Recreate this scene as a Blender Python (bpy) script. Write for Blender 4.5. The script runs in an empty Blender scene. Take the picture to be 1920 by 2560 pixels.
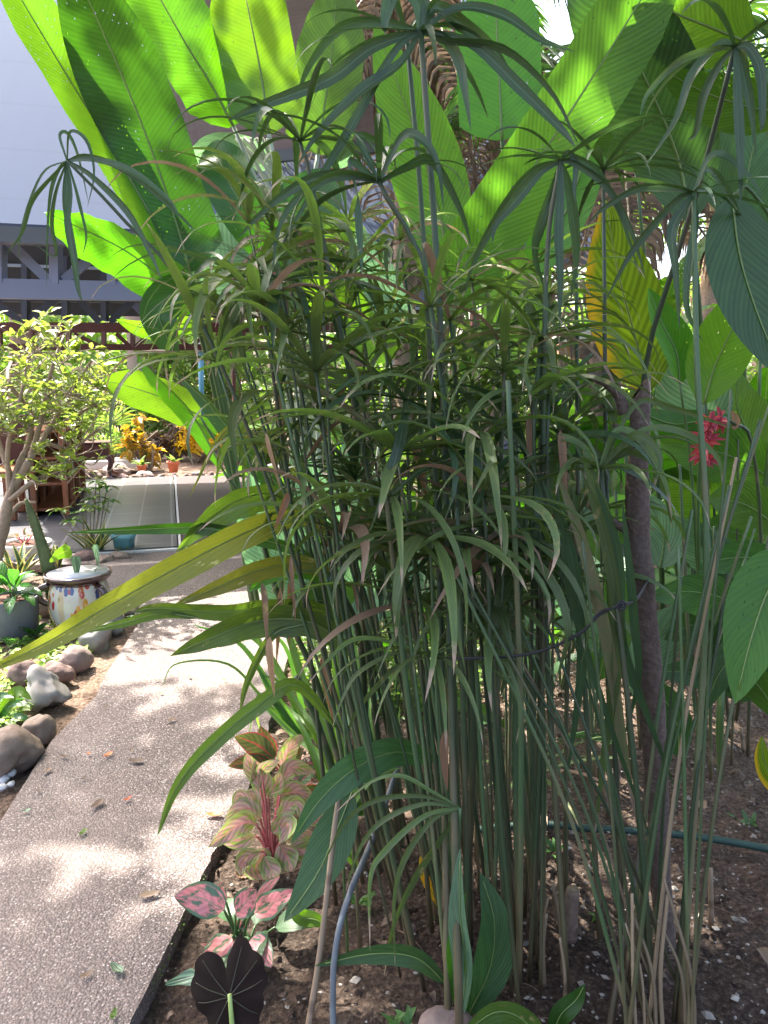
import bpy, math, random
import numpy as np
from mathutils import Vector, Matrix, noise
R = math.radians
random.seed(7)
rng = random.Random(11)
SC = bpy.context.scene
COL = SC.collection
# ---------------------------------------------------------------- camera, sky, sun, exposure
CAMZ, PITCH, F = 1.5, R(10.3), 1934.0
cd = bpy.data.cameras.new('camera'); cam = bpy.data.objects.new('camera', cd); COL.objects.link(cam)
cam.location = (0, 0, CAMZ); cam.rotation_euler = (R(90) - PITCH, 0, 0)
cd.sensor_fit = 'VERTICAL'; cd.sensor_height = 36; cd.lens = F / 2560 * 36
cd.clip_start = .05; cd.clip_end = 500
SC.camera = cam
SUN = Vector((-.36, .40, .86)).normalized()
wd = bpy.data.worlds.new('World'); SC.world = wd; wd.use_nodes = True
wn = wd.node_tree; bgn = wn.nodes['Background']
sky = wn.nodes.new('ShaderNodeTexSky'); sky.sky_type = 'NISHITA'; sky.sun_disc = False
sky.sun_elevation = math.asin(SUN.z); sky.sun_rotation = math.atan2(SUN.x, SUN.y)
sky.air_density = .75; sky.dust_density = 6.0; sky.ozone_density = .3
wn.links.new(sky.outputs[0], bgn.inputs[0]); bgn.inputs[1].default_value = 0.15
ld = bpy.data.lights.new('sun', 'SUN'); ld.energy = 3.4; ld.angle = R(.55); ld.color = (1, .95, .86)
lo = bpy.data.objects.new('sun', ld); COL.objects.link(lo)
lo.rotation_euler = SUN.to_track_quat('Z', 'Y').to_euler()
SC.view_settings.view_transform = 'Standard'; SC.view_settings.look = 'None'
SC.view_settings.exposure = 2.7; SC.view_settings.gamma = 1
SC.cycles.max_bounces = 8; SC.cycles.diffuse_bounces = 4; SC.cycles.glossy_bounces = 2
SC.cycles.transmission_bounces = 5; SC.cycles.transparent_max_bounces = 10
SC.cycles.use_denoising = True
SC.cycles.sample_clamp_indirect = 6

# ---------------------------------------------------------------- pixel -> place
def ray(px, py):
    xc = (px - 960) / F; yc = (1280 - py) / F
    return Vector((xc, math.cos(PITCH) + yc * math.sin(PITCH), -math.sin(PITCH) + yc * math.cos(PITCH)))
def W(px, py, Y):
    d = ray(px, py); return Vector((0, 0, CAMZ)) + d * (Y / d.y)
def G(px, py, z=0.0):
    d = ray(px, py); return Vector((0, 0, CAMZ)) + d * ((z - CAMZ) / d.z)
CAMV = Vector((0, 0, CAMZ))
def pxm(w, Y): return w / F * Y

# ---------------------------------------------------------------- things and meshes
ORG = {}
def thing(name, label, cat, loc=(0, 0, 0), group=None):
    o = bpy.data.objects.new(name, None); COL.objects.link(o); o.location = loc
    o.empty_display_size = .1
    o['label'] = label; o['category'] = cat
    if group: o['group'] = group
    ORG[o.name] = Vector(loc); return o
def tag(o, label, cat, group=None, kind=None):
    if label: o['label'] = label
    if cat: o['category'] = cat
    if group: o['group'] = group
    if kind: o['kind'] = kind
    return o
class MB:
    def __init__(s): s.v = []; s.f = []; s.t = []; s.r = []; s.u = []; s.m = []
    def add(s, vs, fs, t=0., r=0., u=0., m=0.):
        b = len(s.v); n = len(vs); s.v.extend(vs)
        s.f.extend([tuple(i + b for i in f) for f in fs])
        for arr, val in ((s.t, t), (s.r, r), (s.u, u), (s.m, m)):
            if isinstance(val, (list, tuple)): arr.extend(val)
            else: arr.extend([val] * n)
    def build(s, name, mat, parent=None, smooth=True, loc=None, label=None):
        if not s.v: return None
        o0 = Vector((0, 0, 0))
        if parent is not None: o0 = ORG[parent.name]
        if loc is not None: o0 = Vector(loc)
        me = bpy.data.meshes.new(name)
        me.from_pydata([tuple(Vector(p) - o0) for p in s.v], [], s.f)
        me.materials.append(mat)
        for nm, arr in (('t', s.t), ('rnd', s.r), ('uu', s.u), ('vm', s.m)):
            a = me.attributes.new(nm, 'FLOAT', 'POINT'); a.data.foreach_set('value', np.array(arr, dtype=np.float32))
        me.polygons.foreach_set('use_smooth', [smooth] * len(me.polygons)); me.update()
        o = bpy.data.objects.new(name, me); COL.objects.link(o)
        if parent is not None: o.parent = parent; ORG[o.name] = o0
        else: o.location = o0; ORG[o.name] = o0
        if label: o['label'] = label
        return o

def cr(pts, n):
    P = [Vector(p) for p in pts]
    if len(P) == 2: return [P[0].lerp(P[1], i / n) for i in range(n + 1)]
    P = [P[0] * 2 - P[1]] + P + [P[-1] * 2 - P[-2]]
    k = len(P) - 3; out = []
    for i in range(n + 1):
        x = i / n * k; j = min(int(x), k - 1); f = x - j
        a, b, c, d = P[j:j + 4]
        out.append(.5 * ((2 * b) + (c - a) * f + (2 * a - 5 * b + 4 * c - d) * f * f + (3 * b - a - 3 * c + d) * f ** 3))
    return out
def prof(kind, t):
    if kind == 'banana': return min(1, (t / .14 + .02)) ** .5 * max(0, min(1, (1.0 - t) / .3)) ** .55
    if kind == 'lance': return (math.sin(math.pi * min(1, t ** .82)) + .0) ** .8 if t < 1 else 0
    if kind == 'oval': return math.sin(math.pi * t ** .75) ** .7 if 0 < t < 1 else 0.02
    if kind == 'strap': return (.4 + .6 * min(1, t / .4)) * (max(0, min(1, (1 - t) / .5)) ** .75)
    if kind == 'grass': return (1 - t) ** .6
    if kind == 'heart': return (min(1, t / .16 + .25)) ** .6 * (max(0, 1 - t)) ** .72 * 1.08
    return 1
def ribbon(mb, pts, hw, kind='lance', n=14, nu=2, nrm='cam', roll=0., roll1=None, fold=.15, curl=0., wave=0., wn_=6., rnd=None, hb=None):
    """a leaf blade along pts; hw half width in metres; nu quads per half"""
    P = cr(pts, n); rnd = rng.random() if rnd is None else rnd
    L = 0; vs = []; tt = []; uu = []; mm = []; ph = rng.random() * 6; lastS = None
    roll1 = roll if roll1 is None else roll1
    for i, p in enumerate(P):
        t = i / n
        if i: L += (p - P[i - 1]).length
        T = (P[min(i + 1, n)] - P[max(i - 1, 0)]).normalized()
        if nrm == 'cam': V = (CAMV - p).normalized()
        elif nrm == 'up': V = Vector((0, 0, 1))
        else: V = nrm
        S = T.cross(V)
        if S.length < .15 and lastS is not None: S = lastS.copy()
        if S.length < 1e-4: S = Vector((1, 0, 0))
        S.normalize()
        if lastS is not None:
            S = (S * .6 + lastS * .4).normalized() if S.dot(lastS) > 0 else (lastS + S * .1).normalized()
        lastS = S.copy()
        a = roll + (roll1 - roll) * t
        N = S.cross(T).normalized()
        S2 = S * math.cos(a) + N * math.sin(a); N2 = -S * math.sin(a) + N * math.cos(a)
        w = hw * prof(kind, t)
        for j in range(-nu, nu + 1):
            u = j / nu
            off = S2 * (u * w * math.cos(fold)) + N2 * (abs(u) * w * math.sin(fold) - curl * w * u * u)
            if wave: off += N2 * (wave * hw * abs(u) ** 2 * math.sin(wn_ * t * 6.28 + ph + (2 if u > 0 else 0)))
            vs.append(p + off); tt.append(t); uu.append(u); mm.append(L)
    k = 2 * nu + 1; fs = []
    for i in range(n):
        for j in range(2 * nu):
            a = i * k + j; fs.append((a, a + 1, a + k + 1, a + k))
    mb.add(vs, fs, tt, rnd, uu, mm)
def tube(mb, pts, r0, r1=None, n=12, sides=6, rnd=None, cap=True, wob=0.):
    P = cr(pts, n) if n else [Vector(p) for p in pts]; n = len(P) - 1
    r1 = r0 if r1 is None else r1; rnd = rng.random() if rnd is None else rnd
    vs = []; tt = []; mm = []; uu = []; L = 0
    ref = Vector((.3, .9, .2))
    for i, p in enumerate(P):
        if i: L += (p - P[i - 1]).length
        T = (P[min(i + 1, n)] - P[max(i - 1, 0)]).normalized()
        A = T.cross(ref)
        if A.length < .1: A = T.cross(Vector((1, 0, 0)))
        A.normalize(); B = T.cross(A)
        r = r0 + (r1 - r0) * i / n
        if wob: r *= 1 + wob * (rng.random() - .5)
        for j in range(sides):
            a = 6.2832 * j / sides
            vs.append(p + (A * math.cos(a) + B * math.sin(a)) * r); tt.append(i / n); mm.append(L); uu.append(j / sides)
    fs = []
    for i in range(n):
        for j in range(sides):
            a = i * sides + j; b = i * sides + (j + 1) % sides
            fs.append((a, b, b + sides, a + sides))
    if cap: fs.append(tuple(range(sides - 1, -1, -1))); fs.append(tuple(n * sides + j for j in range(sides)))
    mb.add(vs, fs, tt, rnd, uu, mm)
def box(mb, c, s, M=None, bev=0.):
    c = Vector(c); x, y, z = [k / 2 for k in s]
    if bev:
        vs = []
        for sx in (-1, 1):
            for sy in (-1, 1):
                for sz in (-1, 1):
                    vs += [Vector((sx * (x - bev), sy * (y - bev), sz * z)), Vector((sx * x, sy * (y - bev), sz * (z - bev))), Vector((sx * (x - bev), sy * y, sz * (z - bev)))]
        import bmesh
        bm = bmesh.new(); [bm.verts.new(v) for v in vs]
        bmesh.ops.convex_hull(bm, input=bm.verts); bm.verts.index_update()
        V = [v.co.copy() for v in bm.verts]; FF = [tuple(v.index for v in f.verts) for f in bm.faces]; bm.free()
    else:
        V = [Vector((sx * x, sy * y, sz * z)) for sx in (-1, 1) for sy in (-1, 1) for sz in (-1, 1)]
        FF = [(0, 1, 3, 2), (4, 6, 7, 5), (0, 4, 5, 1), (2, 3, 7, 6), (0, 2, 6, 4), (1, 5, 7, 3)]
    if M is not None: V = [M @ v for v in V]
    mb.add([v + c for v in V], FF, 0, rng.random())
def bar(mb, a, b, w, h):
    a = Vector(a); b = Vector(b); T = (b - a); L = T.length; T.normalize()
    up = Vector((0, 0, 1))
    if abs(T.z) > .95: up = Vector((0, 1, 0))
    S = T.cross(up).normalized(); U = S.cross(T)
    M = Matrix((T, S, U)).transposed()
    box(mb, (a + b) / 2, (L, w, h), M)
def lathe(mb, c, prf, sides=24, rnd=.5, sq=0):
    c = Vector(c); vs = []; tt = []; uu = []; n = len(prf)
    for i, (r, z) in enumerate(prf):
        for j in range(sides):
            a = 6.2832 * (j + .5) / sides
            k = 1
            if sq: k = 1 / max(abs(math.cos(a)), abs(math.sin(a))) ** sq
            vs.append(c + Vector((r * k * math.cos(a), r * k * math.sin(a), z))); tt.append(i / (n - 1)); uu.append(j / sides)
    fs = [(i * sides + j, i * sides + (j + 1) % sides, (i + 1) * sides + (j + 1) % sides, (i + 1) * sides + j) for i in range(n - 1) for j in range(sides)]
    fs.append(tuple(range(sides - 1, -1, -1)))
    mb.add(vs, fs, tt, rnd, uu)
def rockmesh(mb, c, s, seed, rough=.35, facet=.0):
    import bmesh
    bm = bmesh.new(); bmesh.ops.create_icosphere(bm, subdivisions=4, radius=1)
    off = Vector((seed * 3.7, seed * 1.3, seed * 7.1)); c = Vector(c); rot = Matrix.Rotation(seed, 3, 'Z')
    planes = []
    rr = random.Random(int(seed * 100))
    for _ in range(9):
        d = Vector((rr.gauss(0, 1), rr.gauss(0, 1), rr.gauss(0, .8))).normalized(); planes.append((d, rr.uniform(.62, .9)))
    vs = []
    for v in bm.verts:
        p = v.co.copy()
        if facet:
            for d, h in planes:
                e = p.dot(d) - h
                if e > 0: p -= d * e * facet
        k = 1 + rough * (noise.noise(p * 1.1 + off)) + rough * .3 * noise.noise(p * 3 + off) + rough * .1 * noise.noise(p * 9 + off)
        p *= k; p = Vector((p.x * s[0], p.y * s[1], p.z * s[2]))
        vs.append(c + rot @ p)
    mb.add(vs, [tuple(v.index for v in f.verts) for f in bm.faces], 0, seed % 1); bm.free()
def crown(mb, c, rad, n, ls, seed=0, hollow=.5, aspect=.45, clumps=18, down=.3):
    rr = random.Random(seed); c = Vector(c)
    cl = []
    for _ in range(clumps):
        d = Vector((rr.gauss(0, 1), rr.gauss(0, 1), rr.gauss(0, 1))).normalized() * (rr.random() ** .4)
        cl.append((Vector((d.x * rad[0], d.y * rad[1], d.z * rad[2])), rr.uniform(.2, .42)))
    for i in range(n):
        b, k = rr.choice(cl)
        d = Vector((rr.gauss(0, 1), rr.gauss(0, 1), rr.gauss(0, 1))).normalized() * (rr.random() ** .5) * k
        p = c + b + Vector((d.x * rad[0], d.y * rad[1], d.z * rad[2])) * 1.0
        sleaf(mb, p, ls * rr.uniform(.6, 1.3), aspect, rr, down)
def sleaf(mb, p, L, aspect, rr, down=.3, T=None):
    if T is None: T = Vector((rr.gauss(0, 1), rr.gauss(0, 1), rr.gauss(0, .7) - down)).normalized()
    S = T.cross(Vector((rr.gauss(0, .5), rr.gauss(0, .5), 1))).normalized(); N = S.cross(T)
    w = L * aspect * .5; q = N * w * .35
    vs = [p, p + T * L * .3 + S * w + q, p + T * L * .35, p + T * L * .3 - S * w + q, p + T * L * .72 + S * w * .75 - N * L * .05 + q, p + T * L * .72 - N * L * .07, p + T * L * .72 - S * w * .75 - N * L * .05 + q, p + T * L - N * L * .16]
    mb.add(vs, [(0, 2, 1), (0, 3, 2), (1, 2, 5, 4), (3, 6, 5, 2), (4, 5, 7), (5, 6, 7)], [0, .3, .3, .3, .7, .7, .7, 1], rr.random(), [0, 1, 0, -1, .8, 0, -.8, 0], [0, L * .3, L * .3, L * .3, L * .7, L * .7, L * .7, L])

# ---------------------------------------------------------------- materials
class NT:
    def __init__(s, name):
        s.m = bpy.data.materials.new(name); s.m.use_nodes = True; s.t = s.m.node_tree; s.t.nodes.clear()
        s.out = s.t.nodes.new('ShaderNodeOutputMaterial')
    def n(s, typ, **k):
        nd = s.t.nodes.new(typ)
        for a, b in k.items(): setattr(nd, a, b)
        return nd
    def set(s, sock, v):
        if v is None: return
        if isinstance(v, bpy.types.NodeSocket): s.t.links.new(v, sock)
        elif isinstance(v, tuple) and len(v) == 3 and sock.type == 'RGBA': sock.default_value = (*v, 1)
        else: sock.default_value = v
    def math(s, op, a, b=None, c=None, clamp=False):
        nd = s.n('ShaderNodeMath', operation=op, use_clamp=clamp); s.set(nd.inputs[0], a); s.set(nd.inputs[1], b)
        if c is not None: s.set(nd.inputs[2], c)
        return nd.outputs[0]
    def mix(s, f, a, b, mode='MIX'):
        nd = s.n('ShaderNodeMix', data_type='RGBA', blend_type=mode); s.set(nd.inputs[0], f); s.set(nd.inputs[6], a); s.set(nd.inputs[7], b)
        return nd.outputs[2]
    def attr(s, name): return s.n('ShaderNodeAttribute', attribute_name=name).outputs['Fac']
    def obj(s): return s.n('ShaderNodeTexCoord').outputs['Object']
    def geo(s): return s.n('ShaderNodeNewGeometry').outputs['Position']
    def noise(s, sc, det=2., vec=None, rough=.5, w=None):
        nd = s.n('ShaderNodeTexNoise'); nd.inputs['Scale'].default_value = sc; nd.inputs['Detail'].default_value = det; nd.inputs['Roughness'].default_value = rough
        s.set(nd.inputs['Vector'], vec if vec is not None else s.geo()); return nd.outputs['Fac']
    def vor(s, sc, vec=None, feat='F1', out='Distance', rnd=1.):
        nd = s.n('ShaderNodeTexVoronoi', feature=feat); nd.inputs['Scale'].default_value = sc; nd.inputs['Randomness'].default_value = rnd
        s.set(nd.inputs['Vector'], vec if vec is not None else s.geo()); return nd.outputs[out]
    def ramp(s, f, stops, interp='LINEAR'):
        nd = s.n('ShaderNodeValToRGB'); cr_ = nd.color_ramp; cr_.interpolation = interp
        while len(cr_.elements) < len(stops): cr_.elements.new(.5)
        for e, (p, c) in zip(cr_.elements, stops):
            e.position = p; e.color = (*c, 1) if len(c) == 3 else c
        s.set(nd.inputs[0], f); return nd.outputs[0]
    def step(s, f, a, b):
        nd = s.n('ShaderNodeMapRange', clamp=True); s.set(nd.inputs[0], f); s.set(nd.inputs[1], a); s.set(nd.inputs[2], b); nd.inputs[3].default_value = 0; nd.inputs[4].default_value = 1
        return nd.outputs[0]
    def comb(s, x, y, z=0.):
        nd = s.n('ShaderNodeCombineXYZ'); s.set(nd.inputs[0], x); s.set(nd.inputs[1], y); s.set(nd.inputs[2], z); return nd.outputs[0]
    def bump(s, h, st=.3, d=.01):
        nd = s.n('ShaderNodeBump'); nd.inputs['Strength'].default_value = st; nd.inputs['Distance'].default_value = d; s.set(nd.inputs['Height'], h); return nd.outputs[0]
    def pbr(s, col, rough=.5, spec=.5, nrm=None, metal=0., coat=0.):
        nd = s.n('ShaderNodeBsdfPrincipled'); s.set(nd.inputs['Base Color'], col); s.set(nd.inputs['Roughness'], rough)
        nd.inputs['Specular IOR Level'].default_value = spec; nd.inputs['Metallic'].default_value = metal
        nd.inputs['Coat Weight'].default_value = coat
        if nrm is not None: s.set(nd.inputs['Normal'], nrm)
        return nd.outputs[0]
    def done(s, sh): s.t.links.new(sh, s.out.inputs[0]); return s.m

def leafmat(name, base, trans, f=.45, rough=.38, vfreq=180., slant=.12, vein=.35, rib=(.35, .5, .12), ribw=.05, holes=0., tip=None, tipt=.88, var=.35, spec=.5, dry=0., dead=0., side=None, blotch=None, long=False, edge=None, edgew=.9):
    t = NT(name); uu = t.attr('uu'); vm = t.attr('vm'); tt = t.attr('t'); rn = t.attr('rnd')
    au = t.math('ABSOLUTE', uu)
    if long: ph = t.math('MULTIPLY', au, 22.)
    else: ph = t.math('MULTIPLY', t.math('SUBTRACT', vm, t.math('MULTIPLY', au, slant)), vfreq)
    sv = t.math('MULTIPLY_ADD', t.math('SINE', ph), .5, .5)
    sv2 = t.math('MULTIPLY_ADD', t.math('SINE', t.math('MULTIPLY', ph, .313)), .5, .5)
    vfac = t.math('MULTIPLY', t.math('MULTIPLY_ADD', sv2, .3, t.math('MULTIPLY', sv, .7)), vein)
    ns = t.noise(7., 3.); ns2 = t.noise(55., 3.)
    val = t.math('ADD', t.math('MULTIPLY_ADD', rn, var, 1 - var * .5), t.math('MULTIPLY_ADD', ns, .5, -.25))
    val = t.math('MULTIPLY', val, t.math('SUBTRACT', 1.12, vfac))
    def shade(c, amt=1.):
        c1 = t.mix(ns2, c, tuple(min(1, k * q) for k, q in zip(c, (1.35, 1.12, .9))))
        if blotch: 
            bc, sc, lo_, hi_ = blotch
            bl = t.step(t.noise(1., 4., t.comb(t.math('MULTIPLY', uu, sc), t.math('MULTIPLY', vm, sc * 12), t.math('MULTIPLY', rn, 30.)), .6), lo_, hi_)
            c1 = t.mix(bl, c1, bc)
        hs = t.n('ShaderNodeHueSaturation'); t.set(hs.inputs['Value'], val); t.set(hs.inputs['Color'], c1)
        t.set(hs.inputs['Hue'], t.math('MULTIPLY_ADD', rn, .016, .492))
        o = hs.outputs[0]
        if rib: o = t.mix(t.math('MULTIPLY', t.step(au, ribw, ribw * .4), .75), o, tuple(k * amt for k in rib))
        if edge: o = t.mix(t.step(t.math('ADD', au, t.math('MULTIPLY_ADD', ns2, .2, -.1)), edgew - .04, edgew + .04), o, edge)
        if tip:
            k = t.math('ADD', tt, t.math('ADD', t.math('MULTIPLY_ADD', ns2, .12, -.06), t.math('MULTIPLY_ADD', rn, .16, -.1)))
            o = t.mix(t.step(k, tipt, tipt + .05), o, tip)
        if dead: o = t.mix(t.step(t.math('ADD', rn, t.math('MULTIPLY_ADD', ns2, .06, -.03)), 1 - dead - .03, 1 - dead + .03), o, (.22, .15, .10))
        if side: o = t.mix(t.step(t.math('ADD', t.math('MULTIPLY', uu, side[0]), t.math('MULTIPLY_ADD', t.noise(5., 3.), 1.6, -.8)), side[1], side[1] + .35), o, side[2])
        if dry:
            o = t.mix(t.math('MULTIPLY', t.step(t.noise(30., 4.), .60, .68), t.math('MULTIPLY', t.step(t.noise(6., 2.), .55, .62), dry)), o, (.42, .33, .14))
        return o
    nb = t.bump(t.math('ADD', vfac, t.math('MULTIPLY', ns2, .3)), .35, .004)
    p = t.pbr(shade(base), rough, spec, nb)
    tr = t.n('ShaderNodeBsdfTranslucent'); t.set(tr.inputs[0], shade(trans, 1.)); t.set(tr.inputs[1], nb)
    mx = t.n('ShaderNodeMixShader'); mx.inputs[0].default_value = f; t.t.links.new(p, mx.inputs[1]); t.t.links.new(tr.outputs[0], mx.inputs[2])
    sh = mx.outputs[0]
    if holes:
        hv = t.vor(1., t.comb(t.math('MULTIPLY', uu, 9.), t.math('MULTIPLY', vm, 34.), t.math('MULTIPLY', rn, 40.)))
        h = t.math('MULTIPLY', t.step(hv, .13, .10), t.step(t.noise(2.6, 2.), .5 - holes * .1, .52 - holes * .1))
        tp = t.n('ShaderNodeBsdfTransparent'); m2 = t.n('ShaderNodeMixShader'); t.set(m2.inputs[0], h)
        t.t.links.new(sh, m2.inputs[1]); t.t.links.new(tp.outputs[0], m2.inputs[2]); sh = m2.outputs[0]
    return t.done(sh)
def plain(name, col, rough=.6, sc=20., amt=.25, bmp=.2, spec=.4, col2=None, metal=0., coat=0.):
    t = NT(name); ns = t.noise(sc, 4.); rn = t.attr('rnd')
    c = t.mix(ns, tuple(k * (1 - amt) for k in col), col2 or tuple(min(1, k * (1 + amt)) for k in col))
    hs = t.n('ShaderNodeHueSaturation'); t.set(hs.inputs['Color'], c); t.set(hs.inputs['Value'], t.math('MULTIPLY_ADD', rn, .3, .85))
    return t.done(t.pbr(hs.outputs[0], rough, spec, t.bump(ns, bmp, .01), metal, coat))
def stemmat(name, c0, c1, ringf=0., ring=(.2, .16, .1), rough=.4, var=.4, brown=0.):
    t = NT(name); tt = t.attr('t'); vm = t.attr('vm'); rn = t.attr('rnd')
    c = t.mix(t.step(t.math('ADD', tt, t.math('MULTIPLY_ADD', t.noise(15., 3.), .3, -.15)), 0., .30), c0, c1)
    c = t.mix(t.math('MULTIPLY', t.noise(90., 2., t.comb(t.attr('uu'), t.math('MULTIPLY', vm, .1), rn)), .4), c, tuple(k * .5 for k in c1))
    if brown: c = t.mix(t.math('MULTIPLY', t.step(t.noise(1., 3., t.comb(t.math('MULTIPLY', rn, 60.), t.math('MULTIPLY', vm, 3.), t.math('MULTIPLY', t.attr('uu'), .6))), .52, .62), brown), c, (.15, .10, .06))
    if ringf:
        c = t.mix(t.math('MULTIPLY', t.step(t.math('SINE', t.math('MULTIPLY', vm, ringf)), .93, .99), .8), c, ring)
    hs = t.n('ShaderNodeHueSaturation'); t.set(hs.inputs['Color'], c); t.set(hs.inputs['Value'], t.math('MULTIPLY_ADD', rn, var * 2, 1 - var))
    return t.done(t.pbr(hs.outputs[0], rough, .5, t.bump(t.noise(60., 3.), .15, .004)))

M = {}
M['sedge'] = leafmat('sedge_leaf', (.085, .135, .055), (.13, .26, .035), .36, .42, vein=.3, long=True, rib=(.12, .19, .08), ribw=.10, tip=(.40, .30, .22), tipt=.87, var=.7, dry=.6, dead=.10, spec=.35)
M['sedgedk'] = leafmat('sedge_leaf_dark', (.036, .078, .038), (.05, .12, .025), .28, .33, vein=.3, long=True, rib=(.08, .15, .07), ribw=.10, tip=(.30, .23, .16), tipt=.98, var=.4, spec=.45)
M['dry'] = leafmat('dry_leaf', (.26, .17, .10), (.3, .17, .08), .3, .6, vein=.5, long=True, rib=(.3, .22, .14), var=.6)
M['cull'] = stemmat('sedge_stem', (.16, .11, .06), (.050, .092, .036), var=.5, brown=.38, rough=.5)
M['cull2'] = stemmat('ginger_stem', (.15, .11, .06), (.055, .090, .035), 16., (.16, .13, .08), var=.35)
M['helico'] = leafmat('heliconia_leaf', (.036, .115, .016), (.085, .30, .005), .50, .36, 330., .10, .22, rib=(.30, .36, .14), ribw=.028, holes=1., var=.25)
M['helicod'] = leafmat('heliconia_leaf_shade', (.028, .085, .016), (.035, .14, .005), .45, .36, 330., .10, .26, rib=(.22, .28, .12), ribw=.028, holes=.7, var=.2)  # darker copy of the heliconia leaf, shade from overlapping blades put into its colour
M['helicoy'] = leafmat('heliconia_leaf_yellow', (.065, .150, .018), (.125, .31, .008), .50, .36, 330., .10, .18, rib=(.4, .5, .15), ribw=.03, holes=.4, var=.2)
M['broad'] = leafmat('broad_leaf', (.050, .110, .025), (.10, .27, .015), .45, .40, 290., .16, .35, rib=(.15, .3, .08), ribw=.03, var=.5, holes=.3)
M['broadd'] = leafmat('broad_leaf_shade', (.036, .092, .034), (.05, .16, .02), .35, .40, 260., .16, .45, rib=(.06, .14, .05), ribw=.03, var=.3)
M['pale'] = leafmat('pale_waxy_leaf', (.14, .26, .18), (.16, .38, .16), .4, .40, 240., .18, .5, rib=(.30, .45, .30), ribw=.04, var=.35)
M['ginger'] = leafmat('ginger_leaf', (.060, .120, .030), (.13, .26, .02), .40, .36, 200., .35, .45, rib=(.12, .2, .06), ribw=.04, var=.4, dry=1., tip=(.2, .15, .06), tipt=1.0)
M['olive'] = leafmat('olive_ginger_leaf', (.15, .18, .035), (.20, .26, .02), .40, .38, 200., .35, .35, rib=(.30, .32, .10), ribw=.03, var=.3, holes=.8, blotch=((.62, .60, .25), 1.2, .62, .72))
M['yellow'] = leafmat('yellowing_leaf', (.08, .14, .015), (.20, .36, .01), .5, .4, 150., .2, .6, rib=(.5, .5, .2), ribw=.04, var=.2, side=(-1., .58, (.50, .33, .015)))
M['lime'] = leafmat('lime_strap_leaf', (.08, .19, .03), (.20, .46, .03), .5, .36, long=True, vein=.5, rib=(.2, .4, .08), var=.4)
M['blade'] = leafmat('grass_blade', (.07, .17, .05), (.15, .4, .04), .4, .4, long=True, vein=.4, rib=(.1, .25, .06), var=.5)
M['shrub'] = leafmat('shrub_leaf', (.11, .17, .04), (.24, .36, .045), .48, .36, 400., .03, .3, rib=(.3, .45, .1), ribw=.1, var=.6)
M['bush'] = leafmat('bush_leaf', (.07, .14, .03), (.20, .42, .04), .42, .4, 400., .03, .2, rib=None, var=.8)
M['bushy'] = leafmat('bush_leaf_bright', (.10, .17, .04), (.22, .40, .06), .42, .42, 400., .03, .2, rib=None, var=.8)
M['cover'] = leafmat('ground_cover_leaf', (.16, .26, .07), (.30, .5, .08), .4, .4, 400., .03, .3, rib=(.25, .4, .15), ribw=.12, var=.7)
M['croton'] = leafmat('croton_leaf', (.70, .48, .01), (.8, .6, .01), .35, .35, 400., .03, .3, rib=(.6, .6, .1), ribw=.12, var=.4, blotch=((.3, .38, .02), 2., .62, .75))
M['crotono'] = leafmat('croton_leaf_orange', (.35, .20, .02), (.6, .35, .01), .4, .35, 400., .03, .3, rib=(.5, .4, .1), ribw=.12, var=.9, blotch=((.12, .20, .02), 2., .5, .6))
M['pink'] = leafmat('pink_speckled_leaf', (.60, .25, .27), (.55, .22, .22), .25, .32, 260., .05, .3, rib=(.22, .22, .13), ribw=.06, var=.25, blotch=((.09, .16, .09), 2.6, .50, .60), edge=(.09, .17, .09), edgew=.82)
M['pinkgr'] = leafmat('pink_and_green_leaf', (.20, .28, .07), (.30, .42, .08), .35, .36, 260., .05, .5, rib=(.62, .24, .20), ribw=.12, var=.3, blotch=((.52, .30, .24), 2.2, .42, .54), edge=(.26, .34, .10), edgew=.85)
M['redgr'] = leafmat('red_edged_leaf', (.07, .12, .05), (.14, .18, .04), .35, .36, 260., .05, .5, rib=(.55, .07, .07), ribw=.10, var=.4, blotch=((.34, .10, .07), 2., .52, .66), edge=(.5, .07, .07), edgew=.9)
M['black'] = leafmat('black_velvet_leaf', (.020, .015, .013), (.03, .012, .010), .2, .75, 60., .06, .5, rib=None, var=.2, spec=.12)
M['palestripe'] = leafmat('pale_veined_leaf', (.16, .30, .20), (.2, .4, .2), .35, .36, 90., .10, .9, rib=(.6, .7, .5), ribw=.07, var=.2)
M['snake'] = leafmat('snake_plant_leaf', (.045, .10, .05), (.07, .14, .05), .2, .4, 300., .0, .6, rib=None, edge=(.55, .50, .12), edgew=.66, var=.3)
M['peace'] = leafmat('glossy_green_leaf', (.035, .12, .03), (.10, .36, .04), .35, .2, 240., .06, .7, rib=(.12, .25, .08), ribw=.05, var=.6, spec=.7)
M['frond'] = leafmat('palm_leaflet', (.035, .085, .03), (.08, .22, .02), .35, .35, long=True, vein=.3, rib=None, var=.6)
M['brown'] = leafmat('dead_palm_leaflet', (.16, .125, .095), (.15, .11, .08), .3, .7, long=True, vein=.4, rib=None, var=.8)
M['redfl'] = leafmat('red_petal', (.42, .065, .095), (.45, .05, .07), .3, .35, long=True, vein=.3, rib=None, var=.5)
M['redst'] = stemmat('pink_stem', (.55, .16, .14), (.50, .13, .12), var=.2)
M['greenst'] = stemmat('green_stem', (.09, .13, .045), (.055, .11, .03), var=.3)
M['midrib'] = stemmat('leaf_midrib', (.17, .23, .07), (.15, .22, .06), var=.1)
M['whitest'] = stemmat('waxy_petiole', (.30, .36, .24), (.36, .40, .30), var=.2)
M['paleg'] = stemmat('pale_green_petiole', (.40, .50, .15), (.35, .48, .14), var=.2)
M['cane'] = stemmat('tan_cane', (.30, .20, .13), (.26, .19, .12), 22., (.12, .08, .05), var=.2, rough=.6)
M['tan'] = stemmat('dried_stem', (.30, .21, .13), (.24, .18, .11), var=.3, rough=.7)
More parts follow.
